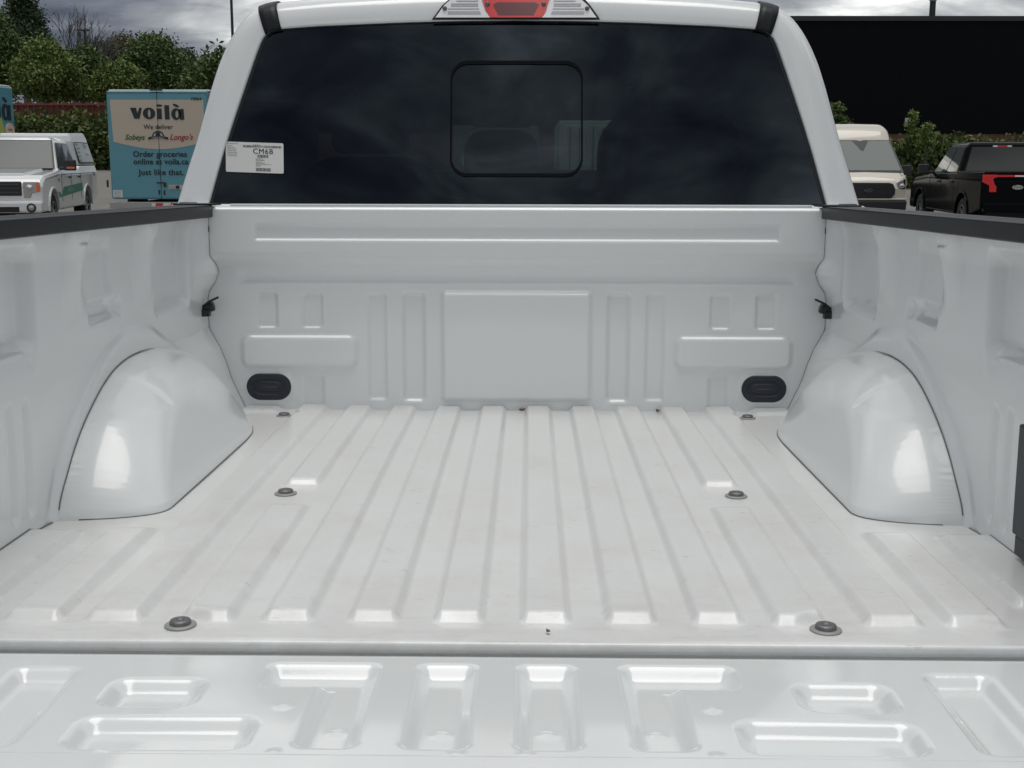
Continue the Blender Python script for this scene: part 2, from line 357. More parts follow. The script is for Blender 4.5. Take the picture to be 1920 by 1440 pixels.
# ---- bed sides
ARC = [(-1.127, -.3), (-1.127, 0), (-1.098, .05), (-1.042, .108), (-.966, .160), (-.872, .205), (-.800, .228), (-.721, .240), (-.640, .243), (-.559, .240), (-.46, .232), (-.35, .216), (-.24, .185), (-.14, .135), (-.05, .06), (.02, -.03), (.02, -.3)]
RID = [(-1.20, -.3), (-1.150, 0), (-1.133, .03), (-1.080, .117), (-1.02, .172), (-.96, .212), (-.863, .265), (-.796, .290), (-.71, .308), (-.622, .312), (-.512, .298), (-.434, .268), (-.34, .235), (-.24, .20), (-.10, .15), (.1, .1), (.1, -.3)]
def smoothpoly(P, it=2):
    for _ in range(it):
        Q = []
        for i in range(len(P)-1):
            a, b_ = P[i], P[i+1]; Q += [(a[0]*.75+b_[0]*.25, a[1]*.75+b_[1]*.25), (a[0]*.25+b_[0]*.75, a[1]*.25+b_[1]*.75)]
        P = [P[0]]+Q+[P[-1]]
    return P
ARC = smoothpoly(ARC); RID = smoothpoly(RID)
JZ = np.array([-.05, 0, .032, .084, .128, .171, .200, .225, .302, .323, .345, .373, .395, .416, .56])
JX = np.array([.73, .735, .749, .772, .785, .801, .817, .829, .829, .824, .808, .797, .801, .813, .813])
def side_x(y, z):
    """distance of the inner panel from the centre line"""
    base = .832-.012*sstep(.46, .53, z)
    J = np.interp(z, JZ, JX)
    wlow = sstep(-.42, -.02, y)*(z < .22)*1.0
    wb = sstep(-.13, -.02, y)*(z >= .22)
    wl = np.where(z < .22, sstep(-.42, -.02, y), sstep(-.13, -.02, y))
    x = base*(1-wl)+J*wl
    # pockets (outwards = +)
    def pk(b_, r, e): return emb(y, z, b_, r, e)
    x = x+.026*pk((-.462, -.165, .300, .60), .03, .018)
    x = x+.009*pk((-.905, -.50, .36, .60), .03, .055)
    x = x+.010*pk((-.885, -.725, .335, .50), .03, .026)
    x = x+.013*pk((-.885, -.680, .325, .375), .024, .018)
    # wedge ribs standing proud beside the pockets
    def wedge(y0, y1, z0, z1, a):
        t = np.clip((z-z0)/(z1-z0), 0, 1); u = np.clip((y-y0)/(y1-y0), 0, 1)
        return a*t*(np.maximum(0, 1-np.abs(2*u-1)**1.5))*((y > y0) & (y < y1))
    x = x-wedge(-.60, -.455, .33, .53, .030)-wedge(-1.02, -.895, .34, .53, .032)-wedge(-.165, -.02, .44, .56, .006)
    x = x+.030*pk((-1.9, -1.135, .315, .505), .035, .024)
    x = x+.016*pk((-1.9, -1.145, .270, .345), .03, .045)
    x = x+.007*pk((-1.225, -1.19, .03, .240), .017, .016)+.007*pk((-1.290, -1.255, .03, .245), .017, .016)
    d = sdpoly(y, z, RID)
    x = x-.013*sstep(0, .028, d)*(1-wl)
    x = np.where(z > .495, np.maximum(x, .807), x)
    return x
ys = np.linspace(-1.735, -.001, 560); zs = np.linspace(-.03, .525, 190)
Yg, Zg = np.meshgrid(ys, zs, indexing='ij'); SX = side_x(Yg, Zg)
d_arc = sdpoly(Yg, Zg, ARC)
for sg in (-1, 1):
    V = np.stack([sg*SX, Yg, Zg], -1)
    side = link('bed_side', grid_mesh(V, sg < 0), WHITE, truck, H0)
    def sxa(y, z): return float(side_x(np.array([y]), np.array([z]))[0])
    # slots and screws
    for (y, z, a, bz) in ((-.383, .436, .004, .012), (-.388, .347, .003, .010), (-.028, .489, .005, .011)):
        P = rrect(y-a/2+.0004, y+a/2-.0004, z-bz*.7, z+bz*.7, .0012, 3); x = sxa(y, z)
        MB().prism(P, sg*(x-.0015), sg*(x+.004), 'x').build('slot', DARK, side)
    for (y, z) in ((-1.305, .343), (-1.300, .433)):
        x = sxa(y, z)
        MB().lathe([(0, -.004), (.006, -.004), (.009, -.002), (.009, .002)], (sg*x, y, z), 'x').lathe([(0, -.0045), (.003, -.0045), (.003, 0)], (sg*x, y, z), 'x', mi=1).build('side_screw', [BOLT, DARK], side, smooth=True)
    # tie-down cleat with lever
    y, z = -.050, .280; x = sxa(y, z); mb = MB()
    mb.lathe([(.0, .030), (.011, .030), (.0135, .026), (.0135, .012), (.010, .010), (.010, 0), (.015, -.002)], (0, 0, 0), 'x', 20, M=Matrix.Translation((sg*x, y, z)) @ Matrix.Rotation(R_(0 if sg < 0 else 180), 4, 'Z') @ Matrix.Rotation(R_(-15), 4, 'Y'))
    mb.box(-.004, .016, -.012, .010, -.020, -.002, M=Matrix.Translation((sg*(x-.003), y-.004, z)) @ Matrix.Rotation(R_(0 if sg < 0 else 180), 4, 'Z'))
    mb.tube([(sg*(x-.004), y-.006, z+.008), (sg*(x-.018), y-.012, z+.019), (sg*(x-.046), y-.016, z+.032)], [.0035, .0035, .003], 8)
    mb.build('tie_down_cleat', RUB, side, bevel=.002)
    # wheelhouse
    yw = np.linspace(-1.14, .0, 300); zw = np.linspace(-.004, .25, 90)
    Yw, Zw = np.meshgrid(yw, zw, indexing='ij'); d = sdpoly(Yw, Zw, ARC)
    tfr = sstep(-.80, -.20, Yw); r = .085+.21*tfr
    s = np.clip(d/r, 0, 1); g = np.sqrt(np.maximum(0, 1-(1-s)**2.2))
    amp = .191-.32*np.maximum(Zw-.015, 0)-.05*sstep(-.34, .02, Yw)
    Xw = .832-amp*g
    # low step on the shoulder and a shallow rear dent
    Xw = Xw+.008*sstep(.004, .02, sdbox(Yw, Zw, -.98, -.80, .150, .30, .02))
    Xw = np.where(d < 0, .832+.02*np.minimum(1, -d/.01), Xw)
    mk = (d[:-1, :-1] > -.012)
    V = np.stack([sg*Xw, Yw, Zw], -1)
    wh = link('wheelhouse', grid_mesh(V, sg < 0, mk), WHITEW, truck, H0)
    # grey tubes standing in for the shaded gap at side panel and floor
    pts = []
    for (py, pz) in [p for p in ARC if -.005 <= p[1] and p[0] < -.50][::1]:
        pts.append((sg*(sxa(py, pz)-.0008), py-.001, pz+.001))
    MB().tube(pts, [.0012]*(len(pts)-6)+[.0013, .0011, .0009, .0007, .0005, .0003], 6).build('side_seam', SEAM, wh, smooth=True)
    k = int(np.argmin(np.abs(zw-.001))); pts = [(sg*(Xw[i, k]-.0005), yw[i]-.0005, .0012) for i in range(3, 250, 3) if d[i, k] > .0015]
    MB().tube(pts, .0013, 6).build('floor_seam', SEAM, wh, smooth=True)
    # floor to side seam behind wheelhouse
    pts = [(sg*(sxa(y, .001)-.0005), y, .001+float(floor_h(np.array([sxa(y, .001)]), np.array([y]))[0])) for y in np.linspace(-1.135, -1.70, 20)]
    MB().tube(pts, .0013, 6).build('floor_joint', SEAM, side, smooth=True)
    pts = [(sg*(float(np.interp(z, JZ, JX))-.0006), float(bulk_y(np.array([.8]), np.array([z]))[0])-.001, z) for z in np.linspace(.01, .52, 50)]
    MB().tube(pts, .0008, 6).build('corner_joint', JOINT, side, smooth=True)
    # rail cap
    P = [(.800, .521), (.800, .5495), (.802, .5512), (.822, .5516), (.8225, .5485), (.830, .5485), (.8305, .5516), (.852, .5518), (.8525, .5485), (.861, .5485), (.8615, .5518), (.895, .5516), (.925, .5480), (.930, .540), (.930, .521), (.925, .519), (.805, .519)]
    mb = MB().prism([(p[0]*sg, p[1]) for p in P], -1.76, -.030, 'y')
    mb.prism([(p[0]*sg, p[1]) for p in [(.797, .550), (.797, .5555), (.90, .5555), (.90, .550)]], -.045, .055, 'y')
    rc = mb.build('bed_rail_cap', PLAS, truck, bevel=.0015, z0=H0)
    # outer fender of the box
    pr = [(-1.76, -.42), (-1.20, -.42)]
    for i in range(0, 13):
        a = R_(180-15*i); pr.append((-.62+.50*math.cos(a), -.43+.50*math.sin(a)))
    pr += [(.02, -.42), (.02, .515), (-1.76, .515)]
    mb = MB(); n = len(pr)
    v = [(sg*.925, p[0], p[1]) for p in pr]+[(sg*(1.0 if p[1] < .4 else .965), p[0], p[1]) for p in pr]
    mb.raw(v, [(i, (i+1) % n, n+(i+1) % n, n+i) for i in range(n)]+[tuple(range(n))[::-1], tuple(range(n, 2*n))])
    mb.build('outer_fender', WHITE, truck, bevel=.012, z0=H0)
    # end pillar of the bed
    MB().box(sg*.838, sg*.925, -1.76, -1.70, -.03, .515).build('bed_pillar', WHITE, truck, z0=H0, bevel=.004)
def wheel(parent, x, y, r, wd, out, z0=0, rimr=.62):
    mb = MB(); mb.lathe([(r*rimr, -wd/2), (r*.93, -wd/2), (r, -wd*.36), (r, wd*.36), (r*.93, wd/2), (r*rimr, wd/2)], (x, y, r), 'x', 40)
    t = mb.build('wheel', TYRE, parent, smooth=True, z0=z0)
    mb = MB(); s = out; R0 = r*rimr
    mb.lathe([(R0, s*wd/2), (R0*.93, s*(wd/2-.01)), (R0*.9, s*(wd/2-.06)), (0.001, s*(wd/2-.07))], (x, y, r), 'x', 40, mi=1)
    mb.lathe([(R0*1.0, s*wd*.5), (R0*.93, s*wd*.505), (R0*.93, s*wd*.45)], (x, y, r), 'x', 40)
    mb.lathe([(.001, s*(wd/2-.005)), (.05, s*(wd/2-.008)), (.07, s*(wd/2-.03))], (x, y, r), 'x', 20)
    for i in range(6):
        a = 2*math.pi*i/6+.3; M = Matrix.Translation((x, y, r)) @ Matrix.Rotation(a, 4, 'X')
        mb.box(min(s*(wd/2-.045), s*(wd/2-.012)), max(s*(wd/2-.045), s*(wd/2-.012)), -.022, .022, .03, R0*.96, M=M)
    mb.build('rim', [RIM, DARK], t, smooth=False, z0=0)
    return t
for sg in (-1, 1):
    wheel(truck, sg*.86, -.62, .41, .27, sg); wheel(truck, sg*.86, 3.0, .41, .27, sg)
MB().prism([(-1.70, -.07), (-1.70, -.40), (3.6, -.42), (3.6, -.20), (.1, -.07)], -.70, .70, 'x').build('chassis', DARK, truck, z0=H0)
# black trim at the rear right corner
mb = MB(); mb.box(.815, .835, -1.60, -1.350, .055, .235); mb.box(.818, .835, -1.60, -1.356, .022, .056)
mb.build('corner_trim', RUBN, truck, bevel=.004, z0=H0)
# ---- tailgate
ZT = -.010
def tg_h(x, y):
    x = x/.9764; y = (y+3.267)/.9764-3.267
    ax = np.abs(x); D = .0165; e = .0175
    sds = [sdbox(ax, y, .549, .646, -1.972, -1.735, .022), sdbox(ax, y, .372, .500, -1.864, -1.770, .028), sdbox(ax, y, .280, .502, -1.976, -1.886, .028),
           sdbox(x, y, -.112, -.026, -1.970, -1.716, .020), sdbox(x, y, .020, .104, -1.970, -1.716, .020),
           np.maximum(sdbox(ax, y, .157, .312, -1.798, -1.716, .020), sdbox(ax, y, .155, .236, -1.970, -1.716, .020)),
           sdbox(ax, y, .655, .80, -1.878, -1.800, .035)]
    h = np.zeros_like(x)
    for s in sds: h = np.minimum(h, -D*lstep(.003, .003+e, s, .3))
    for (bx, by, r, a) in ((-.065, -1.902, .012, .003), (.061, -1.899, .012, .003), (-.043, -1.981, .010, .002), (.036, -1.981, .010, .002), (-.19, -1.90, .012, .003), (.19, -1.90, .012, .003),
                           (-.262, -1.86, .010, .0025), (.262, -1.86, .010, .0025), (-.25, -1.981, .010, .002), (.25, -1.981, .010, .002), (-.45, -1.979, .01, .002), (.44, -1.979, .01, .002)):
        h = h+a*np.exp(-(((x-bx)**2+(y-by)**2)/r**2)*2)
    h = h+.0025*np.sin(ax*4.2+.8)*sstep(-1.72, -1.80, y)*np.exp(-((y+1.88)/.10)**2)
    h = h+.006*sstep(-1.988, -1.996, y)
    return h
xs = np.linspace(-.80, .80, 640); ys = np.linspace(-1.733, -2.05, 180)
Xg, Yg = np.meshgrid(xs, ys, indexing='ij'); Zg = ZT+tg_h(Xg, Yg)
V = np.stack([Xg, Yg, Zg], -1)
pre = np.stack([np.stack([xs, np.full_like(xs, a), np.full_like(xs, c)], -1) for a, c in [(-1.7235, ZT-.06), (-1.7235, ZT-.008), (-1.7245, ZT-.003), (-1.7275, ZT-.0005)]], 1)
post = np.stack([np.stack([xs, np.full_like(xs, a), np.full_like(xs, c)], -1) for a, c in [(-2.12, ZT+.006), (-2.22, ZT+.004), (-2.24, ZT-.01), (-2.24, ZT-.06)]], 1)
tg = link('tailgate', grid_mesh(np.concatenate([pre, V, post], 1), True), WHITET, truck, H0)
MB().box(-.80, .80, -2.235, -1.73, ZT-.065, ZT-.03).build('tailgate_skin', WHITE, tg)
mb = MB().box(-.86, .86, -1.7225, -1.69, -.20, -.045)
mb.build('sill_channel', WHITE, truck, z0=H0)
MB().box(-.95, .95, -1.86, -1.72, -.42, -.20).build('rear_bumper', CHROME, truck, bevel=.02, z0=H0)
# ---- cab
def resample(P, n):
    P = np.array(P, float); d = np.r_[0, np.cumsum(np.linalg.norm(np.diff(P, axis=0), axis=1))]
    return np.stack([np.interp(np.linspace(0, d[-1], n), d, P[:, k]) for k in range(P.shape[1])], 1)
PN = (0, 1, -.25)
GD = .12-.25*.55
gl = [(392, 383), (420, 285), (440, 223), (460, 165), (480, 108), (492, 76), (499, 64), (507, 58.5)]
gt = [(507, 58.5), (519, 56), (600, 50.5), (760, 44.5), (860, 42), (965, 41)]
ol = [(333, 386), (352, 325), (372, 265), (400, 165), (415, 120), (430, 85), (445, 59), (462, 37), (480, 21), (503, 10)]
ot = [(503, 10), (540, 5), (634, -3), (800, -11), (965, -15)]
def half(pl, pt, off, n1=36, n2=40):
    A = [BP(*p, PN, GD+off) for p in pl]; B = [BP(*p, PN, GD+off) for p in pt]
    B[-1][0] = 0
    A = resample(A, n1); B = resample(B, n2)
    P = np.concatenate([A, B[1:]]);
    for _ in range(2): P[1:-1] = (P[:-2]+2*P[1:-1]+P[2:])/4
    return P
G = half(gl, gt, 0); O = half(ol, ot, .08)
def full(P):
    Q = P.copy(); Q[:, 0] *= -1; return np.concatenate([P, Q[::-1][1:]])
G = full(G); O = full(O)
def curve_y(P):   # glass bows rearwards slightly in plan
    P = P.copy(); P[:, 1] -= .030*(1-(P[:, 0]/.85)**2); return P
Gc = curve_y(G)
inw = np.array([0, 0, .8])
def toward(P, k):   # shrink in x,z about glass centre
    Q = P.copy(); Q[:, 0] *= (1-k); Q[:, 2] = .8+(Q[:, 2]-.8)*(1-k*1.3); return Q
rings = [toward(Gc, .004)+np.array([0, .012, 0]), Gc+np.array([0, -.002, 0]), Gc+np.array([0, -.007, 0])]
Of = O.copy()
for t, yo in ((.06, -.009), (.3, -.008), (.55, -.004), (.68, .002)):
    Pm = Gc*(1-t)+Of*t; base = Gc[:, 1]*(1-t)+(Gc[:, 1]+.02)*t; Pm[:, 1] = base+yo; rings.append(Pm)
for a in (20, 40, 58, 74, 90):
    t = .68+.32*math.sin(R_(a)); Pm = Gc*(1-t)+Of*t; y0 = Gc[:, 1]+.02; Pm[:, 1] = y0+.004+(Of[:, 1]-y0+.0)*(1-math.cos(R_(a))); rings.append(Pm)
A0 = Of.copy()
for (yy, sx, dz) in ((.55, 1.01, .012), (.95, 1.015, .016), (1.35, 1.01, .008)):
    Q = A0.copy(); Q[:, 0] *= sx; Q[:, 1] = yy-.12*(Q[:, 2]-.55); Q[:, 2] = .548+(Q[:, 2]-.548)*(1+dz); rings.append(Q)
Q = A0.copy(); Q[:, 0] *= 1.0; tz = np.clip((Q[:, 2]-.548)/.6, 0, 1); Q[:, 1] = 2.25-.75*tz; Q[:, 2] = .548+(Q[:, 2]-.548)*.98; rings.append(Q)
V = np.stack(rings, 0)
cab = link('cab', grid_mesh(V, True), WHITE, truck, H0)
# inner liner
LV = np.stack([toward(r, .035)+np.array([0, .015, 0]) for r in rings[2:]], 0)
link('cab_liner', grid_mesh(LV, False), TRIM, cab, 0)
# lower body of the cab, hood
mb = MB(); mb.prism([(.06, -.42), (.06, .54), (.10, .552), (2.35, .552), (2.75, .40), (3.75, .33), (3.95, .15), (3.95, -.42)], -.98, .98, 'x')
mb.build('front_body', WHITE, truck, bevel=.05, z0=H0)
MB().box(-.90, .90, 1.75, 2.2, .56, .665).build('dashboard', TRIM, cab, bevel=.03)
MB().box(-.93, .93, .12, 2.3, .5525, .556).build('cab_floor', TRIM, cab)
# side windows
for sg in (-1, 1):
    for (y0, y1) in ((.62, 1.20), (1.26, 1.95)):
        v = [(sg*.962, y0, .60), (sg*.962, y1+.05, .60), (sg*.86, y1-.22 if y1 > 1.5 else y1, .93), (sg*.86, y0, .93)]
        v2 = [(a-sg*.01, b_, c) for a, b_, c in v]
        MB().raw(v+v2, [(0, 1, 2, 3), (7, 6, 5, 4), (0, 4, 5, 1), (1, 5, 6, 2), (2, 6, 7, 3), (3, 7, 4, 0)]).build('side_window', DGL, cab)
# windshield
v = [(-.80, 2.24, .60), (.80, 2.24, .60), (.62, 1.66, 1.05), (-.62, 1.66, 1.05)]; v2 = [(a, b_+.01, c) for a, b_, c in v]
MB().raw(v+v2, [(0, 1, 2, 3), (7, 6, 5, 4), (0, 4, 5, 1), (1, 5, 6, 2), (2, 6, 7, 3), (3, 7, 4, 0)]).build('windshield', CLR, cab)
MB().box(-.75, .75, 1.50, 1.62, .975, 1.12).build('sun_visor_header', TRIM, cab)
# rear window: grid between left and right of glass ring
n = len(Gc)//2; Lf = Gc[:n+1]; Rt = Gc[::-1][:n+1]
ts = np.linspace(0, 1, 40)
V = np.stack([Lf*(1-t)+Rt*t for t in ts], 1); V[..., 1] = .12+.25*(V[..., 2]-.55)-.030*(1-(V[..., 0]/.85)**2)+.003
rw = link('rear_window', grid_mesh(V, True), TINT, cab, 0)
def gy(x, z): return .12+.25*(z-.55)-.030*(1-(x/.85)**2)+.003
# slider frame
def gp(px, py):
    p = BP(px, py, PN, GD); 
    for _ in range(4): p = BP(px, py, PN, GD+(gy(p[0], p[2])-(.12+.25*(p[2]-.55)))); 
    return p
a, c = gp(843, 331), gp(1093, 114)
x0, z0_, x1, z1 = a[0], a[2], c[0], c[2]
P0 = rrect(x0, x1, z0_, z1, .048, 8); P1 = rrect(x0+.005, x1-.005, z0_+.009, z1-.010, .043, 8); n = len(P0)
mb = MB(); v = []
for (P, off) in ((P0, -.001), (P0, -.0045), (P1, -.0045), (P1, .003)): v += [(p[0], gy(*p)+off, p[1]) for p in P]
mb.raw(v, [(j*n+i, j*n+(i+1) % n, (j+1)*n+(i+1) % n, (j+1)*n+i) for j in range(3) for i in range(n)])
mb.build('slider_frame', mat('frame_black', (.003, .004, .005), .4, spec=.10), rw)
# dark border of the whole glass
n = len(Gc); B0 = toward(Gc, .0); B1 = toward(Gc, .012); 
v = [(p[0], gy(p[0], p[2])-.0012, p[2]) for p in B0]+[(p[0], gy(p[0], p[2])-.0012, p[2]) for p in B1]
MB().raw(v, [(i, i+1, n+i+1, n+i) for i in range(n-1)]).build('window_seal', RUB, rw)
# sticker with printing
def on_glass(u, vv, off):
    p = gp(u, vv); return Vector((p[0], p[1]-off, p[2]))
s0 = on_glass(424, 265.5, .0045); s1 = on_glass(532, 269, .0045); s2 = on_glass(424.5, 322, .0045)
sr = (s1-s0); su = (s0-s2); sw, sh = sr.length, su.length; MS = frame_M(s2, sr, su)
mb = MB(); P = rrect(0, sw, 0, sh, .004, 4); n = len(P)
mb.raw([(p[0], p[1], .0006) for p in P]+[(p[0], p[1], 0) for p in P], [tuple(range(n))]+[(i, n+i, n+(i+1) % n, (i+1) % n) for i in range(n)], 0, MS)
def smark(x0, x1, y0, y1, mi): mb.raw([(x0*sw, y0*sh, .0010), (x1*sw, y0*sh, .0010), (x1*sw, y1*sh, .0010), (x0*sw, y1*sh, .0010)], [(0, 1, 2, 3)], mi, MS)
mb.text('CM6B', .0205, MS @ Matrix.Translation((.645*sw, .63*sh, .0010)), 1, bold=0, sx=1.02, spacing=1.12)
for dx_ in (.0003, .0006): mb.text('CM6B', .0205, MS @ Matrix.Translation((.645*sw+dx_, .63*sh, .0010+dx_*.3)), 1, bold=0, sx=1.02, spacing=1.12)
def barcode(x0, x1, y0, y1):
    x = x0
    while x < x1:
        wd = random.choice((.004, .006, .009)); smark(x, min(x+wd, x1), y0, y1, 1 if random.random() < .6 else 2); x += wd+random.choice((.003, .005))
barcode(.30, .965, .83, .90); barcode(.48, .60, .90, .925); barcode(.55, .74, .50, .60); barcode(.52, .78, .05, .16)
def micro(x, y, wd, h):   # rows of illegible small print
    e = x+wd
    while x < e-.006:
        q = random.uniform(.01, .035); smark(x, min(x+q, e), y, y+h, 2); x += q+.006
for i, wd in enumerate((.19, .10, .13, .15, .16, .17, .16, .17)): micro(.03, .93-.055*i-(0 if i == 0 else .02), wd, .02)
for (y, wd, h) in ((.455, .12, .018), (.40, .15, .035), (.35, .12, .016), (.31, .16, .02), (.27, .27, .018), (.215, .09, .025)): micro(.52, y, wd, h)
mb.build('window_sticker', [PAPER, INK, INKG], rw)
# header strips
hn = len(G)//2
ic = 35
for sg in (-1, 1):
    idx = list(range(ic-1, ic+3)) if sg < 0 else list(range(len(Gc)-ic-3, len(Gc)-ic+1))
    rr = [r[idx] for r in rings[1:13]]
    V = np.stack(rr, 0); Vn = V+np.array([0, -.0035, 0]); Vn[4:, :, 2] += .003
    mb = link('roof_trim', grid_mesh(Vn, True), PLAS, cab, 0)
    sm = mb.modifiers.new('solid', 'SOLIDIFY'); sm.thickness = .003; sm.offset = 0
# window lower trim line
MB().box(-.78, .80, .078, .098, .545, .5535).build('cab_sill', WHITE, cab, bevel=.003)
# high mounted brake light
cy0 = GD+.012
def hp(px, py): 
    p = BP(px, py, PN, GD-.041); return p
base_o = [(812, 36.5), (1123, 36.5), (1119, 30), (1106, 12), (1094, -2), (1078, -8), (860, -8), (845, -2), (830, 12), (817, 30)]
def plate(mb, pts, off0, off1, mi=0):
    P = [hp(*p) for p in pts]; n = len(P)
    v = [(p[0], p[1]-off0, p[2]) for p in P]+[(p[0], p[1]-off1, p[2]) for p in P]
    mb.raw(v, [(i, n+i, n+(i+1) % n, (i+1) % n) for i in range(n)]+[tuple(range(n, 2*n)), tuple(range(n))[::-1]], mi)
mb = MB(); plate(mb, base_o, -.006, .006); bl = mb.build('brake_light', RUB, cab, bevel=.002)
def inset_lens(name, pts, m, o=.0145, bev=.001):
    mb = MB(); plate(mb, pts, .003, o-.004); return mb.build(name, m, bl, bevel=bev)
clear_l = [(818, 33), (918, 33), (910, 20), (903, -6), (858, -6), (846, 0), (833, 12), (824, 25)]
inset_lens('clear_lens', clear_l, CLEARL); inset_lens('clear_lens', [(1935-p[0], p[1]) for p in clear_l][::-1], CLEARL)
inset_lens('red_lens', [(919, 33), (1016, 33), (1026, 20), (1034, -6), (901, -6), (910, 20)], REDL)
inset_lens('red_reflector', [(935, 29), (1000, 29), (1010, 10), (1002, 6), (933, 6), (925, 10)], REDD, .0150)
ridgem = mat('lens_ridge', (.26, .26, .28), .15, .6)
mbs = [MB(), MB()]
for k in range(7):
    y = -3+k*4.9+(k % 3)*.6; xl = 905+max(0, (y-12))*.35; x_in = 842 if y < 8 else (832 if y < 14 else 826)
    for mb, f in zip(mbs, (lambda x: x, lambda x: 1935-x)):
        a, c = sorted((f(x_in+14), f(xl-8))); plate(mb, [(a, y+1.0), (c, y+1.0), (c, y), (a, y)][::1], .0100, .0118, 0)
for mb in mbs: mb.build('lens_ridges', ridgem, bl)
for (px, py) in ((834.5, 17), (1100.5, 17), (914.5, 8.5), (1019.5, 8.5)):
    p = hp(px, py); MB().lathe([(0, -.017), (.0045, -.017), (.0062, -.014), (.0062, -.008)], tuple(p), 'y', 16).build('lens_screw', BOLT, bl, smooth=True)
# roof ribs just in view over the roof edge
for px in (645, 1275):
    p = BP(px, -1, PN, GD+.5)
    MB().box(p[0]-.05, p[0]+.05, p[1], p[1]+.12, p[2]-.05, p[2]+.004).build('roof_rack_foot', RUB, cab, bevel=.01)
# interior seats
SEAT = mat('seat_fabric', (.045, .045, .045), .9)
def seat(cx, y, wd, ztop, hw, hz0, hz1):
    pr = rrect(cx-wd/2, cx+wd/2, .30, ztop, wd*.28, 6)
    s = MB().prism(pr, y, y+.12, 'y').build('seat', SEAT, cab, bevel=.03)
    MB().prism(rrect(cx-hw/2, cx+hw/2, hz0, hz1, (hz1-hz0)*.42, 6), y+.02, y+.11, 'y').build('headrest', SEAT, s, bevel=.02)
seat(-.055, .62, .235, .775, .205, .785, .845); seat(.52, 1.0, .50, .86, .27, .875, .99); seat(-.52, 1.0, .50, .70, .27, .71, .80)
# ================================================================== GROUND
def gz(y): return 1.0*float(sstep(30, 56, np.array(float(y))))
ys = np.r_[np.linspace(-400, -20, 12), np.linspace(-15, 70, 60), np.linspace(80, 1500, 20)]; xs = np.linspace(-900, 900, 61)
Xg, Yg = np.meshgrid(xs, ys, indexing='ij'); Zg = sstep(30, 56, Yg)*1.0
gr = link('ground', grid_mesh(np.stack([Xg, Yg, Zg], -1), False), ASPH); setm(gr, kind='structure')
# ================================================================== VEHICLES
VW = mat('fleet_white_paint', (.72, .73, .74), .3, coat=1); VB = mat('black_paint', (.003, .004, .005), .18, coat=.10, spec=.05)
BEI = mat('beige_paint', (.58, .54, .47), .35, coat=.8); VP = mat('vehicle_plastic', (.02, .02, .024), .5)
def quad_panel(mb, q, inset, off, th=.006, mi=0):
    """thin panel lying on a planar quad, inset (l,r,b,t) as fractions; q = bl,br,tr,tl"""
    q = [Vector(p) for p in q]; l, r, b_, t = inset
    def pt(u, v): return (q[0]*(1-u)+q[1]*u)*(1-v)+(q[3]*(1-u)+q[2]*u)*v
    P = [pt(l, b_), pt(1-r, b_), pt(1-r, 1-t), pt(l, 1-t)]
    n = (P[1]-P[0]).cross(P[3]-P[0]).normalized()
    v = [p+n*(off-th) for p in P]+[p+n*off for p in P]
    mb.raw(v, [(3, 2, 1, 0), (4, 5, 6, 7), (0, 1, 5, 4), (1, 2, 6, 5), (2, 3, 7, 6), (3, 0, 4, 7)], mi)
def arch(cy, r, z0, n=12):   # going from rear (low y) to front
    return [(cy-r*math.cos(math.pi*i/n), z0+r*1.0*math.sin(math.pi*i/n)) for i in range(n+1)]
